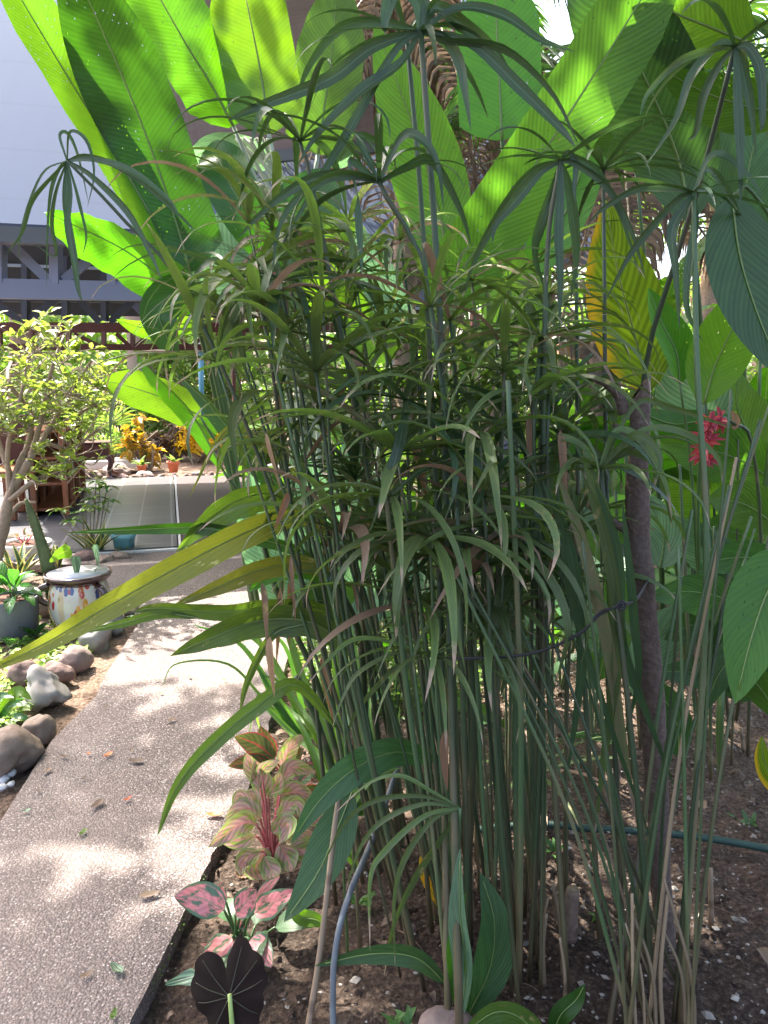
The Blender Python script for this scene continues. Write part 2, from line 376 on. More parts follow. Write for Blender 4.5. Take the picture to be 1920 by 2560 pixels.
M['bark'] = plain('bark', (.22, .16, .12), .85, 45., .55, .9)
M['barkp'] = plain('pale_bark', (.26, .20, .15), .8, 40., .35, .6)
M['stake'] = plain('weathered_stake', (.085, .055, .040), .8, 70., .5, .8, col2=(.17, .125, .10))
M['cord'] = plain('black_cord', (.012, .012, .015), .5)
M['hose'] = plain('grey_hose', (.13, .145, .155), .55, 30., .3, .2)
M['hoseg'] = plain('green_hose', (.02, .05, .04), .6, 20., .2, .1)
M['steel'] = plain('blue_grey_steel_paint', (.17, .19, .28), .45, 3., .08, .03)
M['steeld'] = plain('dark_steel_paint', (.05, .06, .085), .5, 3., .1, .03)
M['gutter'] = plain('grey_gutter', (.09, .095, .11), .5, 4., .1, .05)
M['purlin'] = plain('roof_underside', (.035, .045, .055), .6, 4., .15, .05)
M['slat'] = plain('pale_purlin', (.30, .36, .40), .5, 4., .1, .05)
M['woodr'] = plain('brown_beam', (.12, .045, .035), .5, 25., .3, .15)
M['woodf'] = plain('red_brown_wood', (.20, .055, .025), .4, 18., .5, .15, col2=(.42, .15, .06))
M['woodk'] = plain('dark_red_wood', (.075, .025, .018), .4, 18., .4, .15)
M['stone1'] = plain('brown_stone', (.17, .115, .10), .8, 25., .45, .8, col2=(.30, .23, .20))
M['stone2'] = plain('pale_grey_stone', (.17, .16, .145), .75, 9., .5, 1., col2=(.32, .30, .27))
M['stone3'] = plain('red_brown_stone', (.14, .085, .075), .85, 30., .4, .8, col2=(.24, .16, .14))
M['stone4'] = plain('tan_stone', (.18, .13, .10), .8, 20., .5, .8, col2=(.30, .23, .18))
M['white'] = plain('white_paint', (.55, .55, .55), .5, 5., .05, .05)
M['potg'] = plain('grey_pot', (.13, .135, .16), .5, 14., .25, .1)
M['potb'] = plain('teal_pot', (.16, .36, .40), .5, 20., .2, .1)
M['potw'] = plain('mossy_white_pot', (.55, .53, .48), .7, 12., .4, .3)
M['terra'] = plain('terracotta', (.55, .17, .09), .6, 20., .2, .1)
M['potrim'] = plain('maroon_glaze', (.045, .018, .02), .15, 20., .2, .05, spec=.6, coat=.5)
M['soilp'] = plain('potting_soil', (.10, .045, .03), .95, 60., .5, 1.)
M['concrete'] = plain('pale_concrete', (.50, .49, .47), .8, 25., .15, .3)
M['bluepost'] = plain('blue_post', (.08, .24, .34), .4)
M['cactus'] = plain('cactus_skin', (.07, .10, .035), .55, 25., .4, .3, col2=(.17, .20, .08))
M['cactusr'] = plain('cactus_rib_edge', (.40, .33, .15), .7, 60., .5, .5)
M['nut'] = plain('seed_shell', (.20, .13, .11), .6, 40., .3, .3)
M['canopy'] = leafmat('canopy_leaf', (.05, .11, .03), (.10, .24, .03), .4, .4, 400., .03, .2, rib=None, var=.5)

def _aggr():
    t = NT('exposed_aggregate'); g = t.geo()
    v = t.n('ShaderNodeTexVoronoi'); v.inputs['Scale'].default_value = 165.; t.set(v.inputs['Vector'], g)
    sep = t.n('ShaderNodeSeparateColor'); t.set(sep.inputs[0], v.outputs['Color'])
    c = t.ramp(sep.outputs[0], [(0, (.07, .054, .048)), (.22, (.135, .103, .094)), (.5, (.19, .148, .134)), (.72, (.235, .185, .168)), (.88, (.31, .265, .245)), (.97, (.46, .43, .40))])
    c = t.mix(t.step(v.outputs['Distance'], .42, .62), c, (.085, .068, .062))
    big = t.noise(1.6, 4.)
    c = t.mix(t.step(big, .42, .66), c, t.mix(.5, c, (.17, .135, .12)))
    c = t.mix(t.math('MULTIPLY', t.step(t.noise(.9, 3.), .55, .72), .35), c, (.085, .085, .09))
    b = t.bump(t.math('ADD', t.math('MULTIPLY', v.outputs['Distance'], -1.), t.math('MULTIPLY', sep.outputs[1], .5)), .7, .006)
    return t.done(t.pbr(c, .65, .35, b))
M['path'] = _aggr()
def _soil():
    t = NT('garden_soil'); a = t.noise(9., 6., rough=.7); b = t.noise(70., 5., rough=.7); v = t.vor(60.)
    c = t.ramp(b, [(.3, (.02, .014, .011)), (.5, (.060, .042, .032)), (.62, (.115, .085, .065)), (.75, (.24, .19, .15))])
    c = t.mix(t.step(a, .5, .75), c, t.mix(.5, c, (.20, .13, .09)))
    # paler mulch further back, the sunlit brightness there put into its colour
    sp = t.n('ShaderNodeSeparateXYZ'); t.set(sp.inputs[0], t.geo())
    c = t.mix(t.math('MULTIPLY', t.step(sp.outputs[1], 1.9, 3.6), .75), c, t.ramp(b, [(.3, (.10, .065, .045)), (.5, (.26, .18, .13)), (.7, (.42, .32, .25))]))
    return t.done(t.pbr(c, .95, .2, t.bump(t.math('ADD', b, t.math('MULTIPLY', v, -.6)), 1., .02)))
M['soil'] = _soil()
def _tile():
    t = NT('floor_tiles'); mp = t.n('ShaderNodeMapping'); mp.inputs['Rotation'].default_value = (0, 0, R(-15.4)); t.set(mp.inputs[0], t.geo())
    mp.inputs['Location'].default_value = (.03, .1, 0)
    sp = t.n('ShaderNodeSeparateXYZ'); t.set(sp.inputs[0], mp.outputs[0])
    br = t.n('ShaderNodeTexBrick'); t.set(br.inputs['Vector'], t.comb(sp.outputs[1], sp.outputs[0], 0.)); br.inputs['Scale'].default_value = 1.
    br.inputs['Brick Width'].default_value = .62; br.inputs['Row Height'].default_value = .30; br.inputs['Mortar Size'].default_value = .008
    br.inputs['Color1'].default_value = (.055, .058, .07, 1); br.inputs['Color2'].default_value = (.08, .08, .09, 1); br.inputs['Mortar'].default_value = (.20, .20, .21, 1)
    c = t.mix(t.math('MULTIPLY', t.noise(4., 4.), .5), br.outputs[0], (.09, .085, .085))
    return t.done(t.pbr(c, .4, .4, t.bump(t.noise(30., 3.), .1, .003)))
M['tile'] = _tile()
def _carpet():
    t = NT('brown_floor'); c = t.mix(t.noise(3., 4.), (.05, .036, .036), (.08, .06, .06)); return t.done(t.pbr(c, .6, .3))
M['carpet'] = _carpet()
def _screen():
    t = NT('woven_shade_cloth'); mp = t.n('ShaderNodeMapping'); mp.inputs['Rotation'].default_value = (0, 0, R(-15.4)); t.set(mp.inputs[0], t.geo())
    sp = t.n('ShaderNodeSeparateXYZ'); t.set(sp.inputs[0], mp.outputs[0])
    a = t.math('SINE', t.math('MULTIPLY', sp.outputs[2], 300.)); b = t.math('SINE', t.math('MULTIPLY', sp.outputs[0], 300.))
    st = t.noise(1., 4., t.comb(t.math('MULTIPLY', sp.outputs[0], 3.), 0., t.math('MULTIPLY', sp.outputs[2], 60.)))
    st2 = t.noise(1., 4., t.comb(t.math('MULTIPLY', sp.outputs[0], 60.), 5., t.math('MULTIPLY', sp.outputs[2], 3.)))
    c = t.mix(t.math('MULTIPLY_ADD', st, .6, t.math('MULTIPLY', st2, .4)), (.085, .062, .060), (.25, .19, .185))
    return t.done(t.pbr(c, .8, .2, t.bump(t.math('MULTIPLY', a, b), .3, .004)))
M['screen'] = _screen()
def _roof():
    t = NT('pale_metal_roof'); c = t.mix(t.noise(.8, 3.), (.100, .128, .205), (.112, .142, .22)); sp = t.n('ShaderNodeSeparateXYZ'); t.set(sp.inputs[0], t.geo()); c = t.mix(t.math('MULTIPLY', t.step(t.math('SINE', t.math('MULTIPLY_ADD', sp.outputs[2], 14., 0.)), .985, .995), .12), c, (.06, .07, .09)); c = t.mix(t.math('MULTIPLY', t.noise(1., 3., t.comb(t.math('MULTIPLY', sp.outputs[0], 6.), 0., t.math('MULTIPLY', sp.outputs[2], .6))), .22), c, (.075, .085, .11)); return t.done(t.pbr(c, .85, .1))
M['roof'] = _roof()
def _tala():
    t = NT('painted_glaze'); uu = t.math('MULTIPLY', t.attr('uu'), 1.); tt = t.attr('t')
    v = t.n('ShaderNodeTexVoronoi'); v.inputs['Scale'].default_value = 1.; t.set(v.inputs['Vector'], t.comb(t.math('MULTIPLY', uu, 30.), t.math('MULTIPLY', tt, 8.), 0.))
    sep = t.n('ShaderNodeSeparateColor'); t.set(sep.inputs[0], v.outputs['Color'])
    pet = t.ramp(sep.outputs[0], [(0, (.40, .09, .03)), (.2, (.35, .03, .03)), (.38, (.05, .17, .05)), (.52, (.45, .22, .03)), (.66, (.04, .06, .18)), (.8, (.12, .24, .04)), (.9, (.45, .43, .38))], 'CONSTANT')
    d = v.outputs['Distance']; c = t.mix(t.step(t.math('ADD', d, t.math('MULTIPLY_ADD', t.noise(60., 2.), .3, -.15)), .42, .45), pet, (.50, .48, .43))
    c = t.mix(t.step(d, .13, .11), c, (.45, .42, .2))
    pan = t.step(t.math('SINE', t.math('MULTIPLY', uu, 6.2832 * 9)), .55, .6)
    c = t.mix(t.math('MULTIPLY', pan, .5), c, t.mix(t.step(d, .34, .36), pet, (.42, .25, .08)))
    sc = t.math('ABSOLUTE', t.math('SINE', t.math('MULTIPLY', uu, 6.2832 * 14)))
    band = t.step(t.math('SUBTRACT', tt, t.math('MULTIPLY', sc, .04)), .80, .81)
    c = t.mix(band, c, (.40, .10, .03)); c = t.mix(t.step(tt, .865, .87), c, (.08, .2, .05))
    return t.done(t.pbr(c, .12, .5, coat=.5))
M['tala'] = _tala()

M['gravel'] = plain('pale_stone_chips', (.17, .145, .12), .9, 60., .5, .6, col2=(.42, .39, .34))
M['litter_o'] = leafmat('orange_litter', (.45, .12, .04), (.4, .12, .03), .2, .5, vein=.2, rib=None, var=.4)
M['tan2'] = plain('brown_timber', (.32, .18, .10), .7, 12., .3, .2)
M['black2'] = plain('dark_vein', (.035, .035, .02), .5)
CANOPY_N = 19000
# ---------------------------------------------------------------- ground, path, floor
def axis(a, b, d, far):
    xs = list(np.arange(a, b, d)); s = d; x = a
    lo = []
    while x > -far: s *= 1.5; x -= s; lo.append(x)
    s = d; x = xs[-1]; hi = []
    while x < far: s *= 1.5; x += s; hi.append(x)
    return lo[::-1] + xs + hi
def ground():
    xs = axis(-3.2, 2.9, .026, 70); ys = axis(1.3, 5.4, .026, 90); ys = [y for y in ys if y > -30]
    mb = MB(); nx = len(xs); vs = []
    for y in ys:
        for x in xs:
            near = -3.3 < x < 3 and 1.2 < y < 5.6
            z = .02 * noise.noise(Vector((x * 1.7, y * 1.7, 0))) - .02
            if near: z += .016 * noise.noise(Vector((x * 9, y * 9, 3))) + .017 * max(0, noise.noise(Vector((x * 24, y * 24, 5)))) + .010 * noise.noise(Vector((x * 55, y * 55, 8)))
            if y > 6: z -= .02
            vs.append(Vector((x, y, z)))
    fs = [(j * nx + i, j * nx + i + 1, (j + 1) * nx + i + 1, (j + 1) * nx + i) for j in range(len(ys) - 1) for i in range(nx - 1)]
    mb.add(vs, fs); o = mb.build('ground', M['soil']); o['kind'] = 'structure'
ground()
O = G(443, 1365, .06); A_ = Vector((-.2656, .9641, 0)); P_ = Vector((.9641, .2656, 0))
def PV(u, v, z=0.): return O + P_ * u + A_ * v + Vector((0, 0, z - O.z))
def PX(px, py, v):
    d = ray(px, py); return CAMV + d * ((v - (CAMV - O).dot(A_)) / d.dot(A_))
def slab(name, poly, z0, z1, mat, dens=0):
    import bmesh
    bm = bmesh.new(); b = [bm.verts.new((p.x, p.y, z1)) for p in poly]; f = bm.faces.new(b)
    if f.normal.z < 0: f.normal_flip()
    r = bmesh.ops.extrude_face_region(bm, geom=[f])
    for v in r['geom']:
        if isinstance(v, bmesh.types.BMVert): v.co.z = z0
    bmesh.ops.recalc_face_normals(bm, faces=bm.faces); bm.verts.index_update()
    mb = MB(); mb.add([v.co.copy() for v in bm.verts], [tuple(v.index for v in f.verts) for f in bm.faces]); bm.free()
    o = mb.build(name, mat, smooth=False); o['kind'] = 'structure'; return o
zt = .035
right = [(250, 2700), (324, 2558), (492, 2217), (560, 2080), (636, 1939), (671, 1818), (709, 1680), (750, 1560), (800, 1450), (900, 1400)]
left = [(235, 1412), (200, 1440), (215, 1530), (330, 1505), (345, 1560), (262, 1690), (240, 1740), (130, 1850), (60, 1960), (-60, 2150), (-400, 2700)]
Rp = [Vector((p.x, p.y, 0)) for p in cr([G(x, y, zt) for x, y in right], 60)]
for i, p in enumerate(Rp): p.x += .012 * noise.noise(Vector((i * .9, 0, 0)))
poly = Rp + [PV(1.6, -.02), PV(-1.75, -.02)] + [G(x, y, zt) for x, y in left]
slab('path', poly, -.06, zt, M['path'])
slab('tiled_floor', [PV(-4.5, 0), PV(0, 0), PV(0, 4.55), PV(-4.5, 4.55)], -.05, .06, M['tile'])
slab('side_floor', [PV(.036, 0), PV(4.5, 0), PV(4.5, 4.55), PV(.036, 4.55)], -.05, .055, M['carpet'])
o = MB(); box(o, PV(.0225, 2.28, .033), (.022, 4.54, .06), Matrix.Rotation(R(15.4), 3, 'Z')); o = o.build('floor_strip', M['concrete'], smooth=False); o['kind'] = 'structure'
o = MB(); box(o, PV(-2.2, -.04, .025), (4.6, .05, .05), Matrix.Rotation(R(15.4), 3, 'Z')); o = o.build('floor_kerb', M['concrete'], smooth=False); o['kind'] = 'structure'

# ---------------------------------------------------------------- pavilion
pav = thing('pavilion', 'open pavilion with pale metal roof above blue grey steel trusses', 'pavilion', PV(-1, 1))
def sheet(name, a, b, c, d, th, mat, parent):
    n = (Vector(b) - Vector(a)).cross(Vector(d) - Vector(a)).normalized() * th; mb = MB()
    vs = [Vector(k) for k in (a, b, c, d)]; vs += [k + n for k in vs]
    mb.add(vs, [(0, 1, 2, 3), (7, 6, 5, 4), (0, 4, 5, 1), (1, 5, 6, 2), (2, 6, 7, 3), (3, 7, 4, 0)]); return mb.build(name, mat, parent, smooth=False)
ez = PX(0, 572, .1).z
ea = PX(-500, 552, .1); eb = PX(1500, 640, .1); ea.z = eb.z = ez
rz = 6.0
def uof(p): return (p - O).dot(P_)
ua, ub = uof(ea), uof(eb)
sheet('roof', PV(ua, .1, ez + .02), PV(ub, .1, ez + .02), PV(ub, 2.9, rz), PV(ua, 2.9, rz), .03, M['roof'], pav)
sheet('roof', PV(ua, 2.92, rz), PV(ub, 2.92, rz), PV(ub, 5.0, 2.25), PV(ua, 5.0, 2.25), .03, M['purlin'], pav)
gut = MB(); bar(gut, PV(ua, .03, ez - .055), PV(ub, .03, ez - .055), .10, .12); gut.build('gutter', M['gutter'], pav, smooth=False)
ce = MB(); box(ce, (PV(0, 0, 0) + PV(0, 0, 0)) / 2 * 1 + Vector((0, 0, 0)), (.001, .001, .001))
for k in range(9):
    mb = MB(); z = 2.45 + k * .40; v = 5.0 - (z - 2.25) / (rz - 2.25) * 2.08
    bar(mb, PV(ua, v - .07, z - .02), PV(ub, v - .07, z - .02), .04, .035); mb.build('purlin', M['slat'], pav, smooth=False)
def truss(v, y0, y1, slope, xs, w, mat, th, diags, chords):
    fr = MB()
    for yy, hh in chords:
        bar(fr, PX(-500, yy - 500 * slope, v), PX(1100, yy + 1100 * slope, v), th, hh)
    fr.build('truss_chord', mat, pav, smooth=False)
    for x in xs:
        mb = MB(); bar(mb, PX(x, y0 + x * slope, v), PX(x, y1 + x * slope, v), th * .8, w); mb.build('truss_post', mat, pav, smooth=False)
    for a, b in diags:
        mb = MB(); bar(mb, PX(*a, v), PX(*b, v), th * .6, w * .75); mb.build('truss_brace', mat, pav, smooth=False)
truss(.35, 598, 708, .02, [-290, -145, 0, 140, 283, 430, 590, 760], .10, M['steel'], .09, [((12, 596), (122, 702)), ((160, 702), (275, 606)), ((-130, 596), (-20, 700)), ((300, 606), (415, 706)), ((445, 706), (575, 612)), ((605, 612), (740, 712))], [(722, .15)])
truss(1.9, 640, 800, .01, [-40, 65, 165, 262, 370, 480, 600], .09, M['steeld'], .07, [((70, 800), (150, 742)), ((190, 742), (250, 806)), ((275, 806), (335, 748)), ((-30, 742), (55, 806)), ((390, 745), (470, 806))], [(745, .07)])
mb = MB(); bar(mb, PX(325, 742, 2.6), PX(395, 815, 2.6), .08, .12); mb.build('truss_brace', M['steel'], pav, smooth=False)
truss(4.35, 828, 868, .0, [-200, -100, 0, 80, 172, 260, 332, 425, 520, 610], .07, M['woodr'], .06, [((100, 866), (160, 834)), ((185, 834), (250, 866)), ((290, 834), (325, 866)), ((340, 866), (375, 834)), ((440, 834), (470, 866)), ((480, 866), (515, 834)), ((540, 834), (600, 866))], [(819, .13), (868, .08)])
for u_ in (-4.3, .9, 4.4):
    mb = MB(); box(mb, PV(u_, 4.4, 1.2), (.12, .12, 2.28), Matrix.Rotation(R(15.4), 3, 'Z'), .01); mb.build('post', M['woodr'], pav, smooth=False)
for u_ in (3.2, -4.4):
    mb = MB(); box(mb, PV(u_, .5, 1.2), (.13, .13, 2.28), Matrix.Rotation(R(15.4), 3, 'Z'), .01); mb.build('post', M['steel'], pav, smooth=False)
sc = thing('shade_screen', 'brown woven cloth screen hung behind the upright heliconia leaves', 'screen', W(650, 300, 7))
a, b, c, d = W(372, 424, 7.2), W(935, 366, 6.5), W(935, -330, 6.5), W(372, -330, 7.2)
sheet('cloth', a, b, c, d, .01, M['screen'], sc)
mb = MB(); bar(mb, W(340, 427, 7.19), W(960, 364, 6.48), .05, .09); mb.build('bottom_rail', M['gutter'], sc, smooth=False)

# pavilion furniture
def rotm(a): return Matrix.Rotation(R(a), 3, 'Z')
sh = thing('wooden_shelf', 'red brown wooden shelf unit standing at the left edge of the tiled floor', 'shelf', G(110, 1270, .06))
p0 = G(128, 1290, .06); dd = (PV(-1, 0) - PV(0, 0)).normalized(); bk = A_
hh = .86
for k in range(4):
    for s_ in ((-.15, .15) if k < 3 else (0,)):
        mb = MB(); box(mb, p0 - dd * s_ + bk * (.55 * k) + Vector((0, 0, hh / 2)), (.05 if k < 3 else .36, .045, hh), rotm(15.4), .006); mb.build('side_panel', M['woodf'], sh, smooth=False)
for z in (.06, .32, .58, .85):
    mb = MB(); box(mb, p0 + bk * .83 + Vector((0, 0, z)), (.34, 1.60, .03), rotm(15.4), .006); mb.build('shelf_board', M['woodf'], sh, smooth=False)
mb = MB(); box(mb, p0 + bk * .83 + dd * .19 + Vector((0, 0, hh / 2)), (.02, 1.60, hh), rotm(15.4)); mb.build('back_panel', M['woodk'], sh, smooth=False)
be = thing('wooden_bench', 'chunky varnished bench with square legs behind the shrub trunk', 'bench', G(60, 1320, .06))
q = G(30, 1300, .06)
for i, (du, dv) in enumerate(((0, 0), (.7, 0), (0, .5), (.7, .5))):
    mb = MB(); box(mb, q + dd * du + bk * dv + Vector((0, 0, .22)), (.10, .10, .44), rotm(15.4), .01); mb.build('leg', M['woodf'], be, smooth=False)
mb = MB(); box(mb, q + dd * .35 + bk * .25 + Vector((0, 0, .47)), (.95, .68, .06), rotm(15.4), .01); mb.build('seat', M['woodf'], be, smooth=False)
mb = MB(); box(mb, q + dd * .35 + bk * .56 + Vector((0, 0, .75)), (.95, .04, .5), rotm(15.4), .01); mb.build('backrest', M['woodk'], be, smooth=False)
wb = thing('white_plinth', 'white box plinth beside the dark curved leg table', 'plinth', G(178, 1195, .06))
mb = MB(); box(mb, G(176, 1198, .06) + Vector((0, .1, .19)), (.17, .2, .38), rotm(15.4), .01); mb.build('body', M['white'], wb, smooth=False)
mb = MB(); box(mb, G(176, 1198, .06) + Vector((0, .1, .39)), (.20, .23, .02), rotm(15.4), .004); mb.build('top', M['white'], wb, smooth=False)
tb = thing('side_table', 'dark red table with curved cabriole legs at the back of the tiled floor', 'table', G(232, 1193, .06))
tc = G(232, 1193, .06) + Vector((0, .12, 0))
mb = MB(); box(mb, tc + Vector((0, 0, .35)), (.40, .30, .23), rotm(15.4), .01); mb.build('apron', M['woodk'], tb, smooth=False)
mb = MB(); box(mb, tc + Vector((0, 0, .475)), (.45, .34, .025), rotm(15.4), .006); mb.build('top', M['woodk'], tb, smooth=False)
for sx in (-1, 1):
    for sy in (-1, 1):
        mb = MB(); e = rotm(15.4) @ Vector((sx, sy * .75, 0))
        tube(mb, [tc + e * .16 + Vector((0, 0, .3)), tc + e * .22 + Vector((0, 0, .22)), tc + e * .19 + Vector((0, 0, .10)), tc + e * .21 + Vector((0, 0, .03)), tc + e * .27 + Vector((0, 0, .012))], .042, .018, 12, 8); mb.build('leg', M['woodk'], tb)

# ---------------------------------------------------------------- plant helpers
def arc(c, az, e0, L, droop, n=6, pw=1.2):
    p = Vector(c); out = [p.copy()]
    for i in range(n):
        e = max(e0 - droop * ((i + .5) / n) ** pw, -88)
        e = R(e); p = p + Vector((math.cos(az) * math.cos(e), math.sin(az) * math.cos(e), math.sin(e))) * (L / n); out.append(p.copy())
    return out
def rosette(root, c, n, L, hw, kind, mat, e=(20, 80), droop=60, name='leaf', st=0., str_=.004, smat=None, rr=None, fold=.25, nseg=10, wave=0., nu=2, az0=None, span=6.283, jit=.02):
    rr = rr or rng; c = Vector(c)
    for i in range(n):
        az = (az0 if az0 is not None else 0) + span * (i + rr.uniform(-.3, .3)) / n; e0 = rr.uniform(*e); l = L * rr.uniform(.75, 1.15)
        b = c + Vector((rr.uniform(-jit, jit), rr.uniform(-jit, jit), 0))
        if st:
            s = arc(b, az, min(88, e0 + 18), st * rr.uniform(.7, 1.2), 25, 4); tb_ = MB(); tube(tb_, s, str_, str_ * .7, 6, 5)
            pts = arc(s[-1], az, e0 - 10, l, droop)
        else: pts = arc(b, az, e0, l, droop)
        mb = MB(); ribbon(mb, pts, hw * rr.uniform(.8, 1.15), kind, nseg, nu, 'up', fold=fold, roll=rr.uniform(-.3, .3), wave=wave, wn_=3)
        lf = mb.build(name, mat, root)
        if st: tb_.build('petiole', smat or M['greenst'], lf)

def hero(root, pts, wpx, kind, mat, name='leaf', **k):
    P = [W(*p) for p in pts]; Y = sum(p[2] for p in pts) / len(pts)
    mb = MB(); ribbon(mb, P, pxm(wpx / 2, Y) , kind, k.pop('n', 22), k.pop('nu', 4), **k)
    return mb.build(name, M[mat], root)
def stemp(root, pts, rpx, mat, r1=None, name='stem', sides=7, n=14):
    P = [W(*p) if len(p) == 3 else Vector(p) for p in pts]; Y = pts[0][2]
    mb = MB(); tube(mb, P, pxm(rpx, Y), pxm(r1 or rpx * .7, Y), n, sides); return mb.build(name, M[mat], root)

# ---------------------------------------------------------------- umbrella sedge
def umbel(mb, c, n, L, hw, e=(35, 5), droop=85, az0=0, span=6.283, ax=None):
    for i in range(n):
        az = az0 + span * (i + rng.uniform(-.35, .35)) / n
        e0 = rng.uniform(e[1], e[0]); l = L * rng.uniform(.7, 1.12)
        pts = arc(c, az, e0, l, droop * rng.uniform(.6, 1.3), 7, rng.choice((1.2, 1.8, 2.6)))
        if ax is not None:
            pts = [c + ax @ (p - c) for p in pts]
        ribbon(mb, pts, hw * rng.uniform(.65, 1.2), 'strap', 12, 1, 'up', fold=rng.uniform(.25, .6), roll=rng.uniform(-.35, .35), rnd=rng.random())
        if rng.random() < .35:   # thin flower rays
            pts2 = arc(c, az + .2, rng.uniform(20, 60), l * .45, 30, 4); tube(mb, pts2, .0009, .0006, 4, 3, cap=False)
def sedge(root, head, Y, base, by=None, n=18, L=.36, hw=.0115, rpx=8, mid=None, mat='sedge', cm='cull', heros=(), **k):
    H = W(head[0], head[1], Y); B = G(*base) if by is None else W(base[0], base[1], by)
    pts = [B] + ([W(*m) for m in mid] if mid else [B.lerp(H, .5) + Vector((rng.uniform(-.03, .03), rng.uniform(-.03, .03), .0))]) + [H]
    mb = MB(); r = pxm(rpx, Y); tube(mb, pts, r * 1.15, r * .75, 18, 7); st = mb.build('stem', M[cm], root)
    if n or heros:
        mb = MB()
        if n: umbel(mb, H, n, L, hw, **k)
        for h in heros:
            wpx, q = h[0], h[1:]; dy = rng.uniform(-.12, .12)
            P = [H] + [W(x, y, Y + dy * (i + 1) / len(q)) for i, (x, y) in enumerate(q)]
            ribbon(mb, P, pxm(wpx * .74 / 2, Y), 'strap', 18, 2, 'cam', fold=.35, roll=rng.uniform(-.7, .7), rnd=rng.random() * .9)
        mb.build('leaf_crown', M[mat], st)
    return st
sd1 = thing('umbrella_sedge', 'tall dense clump of umbrella sedge left of the wooden stake, wired into a bunch', 'sedge plant', G(1180, 2330))
# marked heads: (head), Y, (base)
sedge(sd1, (1052, 78), 1.9, (1150, 2640), n=5, L=.36, hw=.012, rpx=9, mid=[(1122, 1500, 1.75), (1100, 800, 1.85)], mat='sedgedk', e=(25, -10), droop=60, heros=[
    (34, (960, 55), (850, 70), (770, 170), (740, 260)), (46, (930, 120), (820, 200), (640, 270), (568, 303)), (40, (1000, 160), (900, 230), (800, 330), (740, 420)), (30, (985, 130), (870, 330), (780, 480), (690, 640)),
    (52, (1090, 20), (1150, 60), (1230, 120), (1298, 225)), (44, (1110, 90), (1150, 150), (1165, 230), (1178, 330)), (40, (1150, 20), (1260, 40), (1350, 100), (1440, 130)), (40, (1180, 110), (1300, 220), (1400, 320), (1440, 370)),
    (30, (1120, 100), (1260, 120), (1380, 230), (1450, 370)), (60, (1040, 0), (990, -30), (965, 40), (964, 88)), (36, (1070, -20), (1110, -80), (1210, -60), (1290, 10))])
sedge(sd1, (1017, 92), 1.96, (1120, 2600), n=6, L=.30, rpx=7, mid=[(1100, 1500, 1.85), (1060, 620, 1.95)], mat='sedgedk', e=(60, 20), droop=60)
sedge(sd1, (168, 402), 1.85, (1010, 2330), n=0, rpx=5, mid=[(720, 1350, 1.85), (480, 760, 1.85), (300, 540, 1.85)], mat='sedgedk', heros=[
    (14, (150, 340), (170, 335), (195, 390), (222, 510)), (12, (175, 330), (215, 350), (235, 430), (218, 520)), (18, (130, 440), (80, 500), (55, 580), (12, 640)), (14, (150, 420), (130, 470), (120, 560), (116, 720)),
    (24, (163, 500), (185, 640), (195, 720), (207, 758)), (20, (175, 480), (168, 560), (180, 640), (195, 700)), (14, (140, 480), (130, 560), (140, 640), (86, 610)), (26, (240, 400), (330, 430), (420, 500), (450, 545)),
    (24, (230, 440), (320, 530), (380, 640), (404, 700)), (14, (185, 460), (200, 520), (215, 590), (206, 640)), (12, (110, 430), (70, 520), (50, 600), (48, 660)), (20, (220, 390), (320, 430), (440, 530), (495, 585))])
sedge(sd1, (948, 455), 1.8, (1160, 2380), n=8, L=.34, hw=.012, rpx=8, mid=[(1180, 1700, 1.75), (1075, 760, 1.8)], mat='sedgedk', e=(60, 0), droop=80, heros=[
    (40, (880, 440), (780, 450), (680, 510), (590, 600)), (30, (900, 360), (910, 340), (950, 360), (985, 420)), (34, (1000, 350), (1040, 340), (1090, 400), (1110, 530)), (36, (870, 400), (890, 480), (900, 600), (905, 690)), (36, (1010, 420), (1080, 400), (1150, 520), (1180, 620)), (26, (850, 440), (760, 480), (700, 560), (680, 690))])
sedge(sd1, (750, 355), 1.95, (1080, 2330), n=15, L=.34, hw=.012, rpx=6, mid=[(1010, 1700, 1.9), (800, 560, 1.95)], mat='sedgedk', e=(50, 10), droop=110)
sedge(sd1, (1400, 403), 1.85, (1420, 2500), n=5, L=.32, hw=.010, rpx=7, mid=[(1362, 1500, 1.8), (1365, 700, 1.85)], mat='sedgedk', e=(40, 10), droop=70, heros=[
    (34, (1350, 430), (1290, 500), (1240, 560), (1230, 610)), (40, (1330, 430), (1260, 520), (1200, 620), (1160, 720)), (36, (1400, 480), (1395, 580), (1400, 700), (1398, 830)), (36, (1420, 460), (1435, 560), (1440, 650), (1425, 760)),
    (28, (1380, 500), (1350, 580), (1340, 640), (1365, 740)), (26, (1450, 400), (1500, 440), (1550, 530), (1600, 690)), (24, (1440, 410), (1520, 470), (1580, 580), (1615, 700)), (22, (1420, 380), (1440, 410), (1436, 470), (1440, 510)), (30, (1390, 450), (1350, 560), (1335, 620), (1345, 700))])
sedge(sd1, (1372, 735), 2.1, (1330, 2250), n=18, L=.30, hw=.011, rpx=6)
sedge(sd1, (1352, 843), 1.85, (1300, 2420), n=20, L=.34, hw=.0125, rpx=8, mid=[(1290, 1700, 1.8)], e=(40, -5), droop=90)
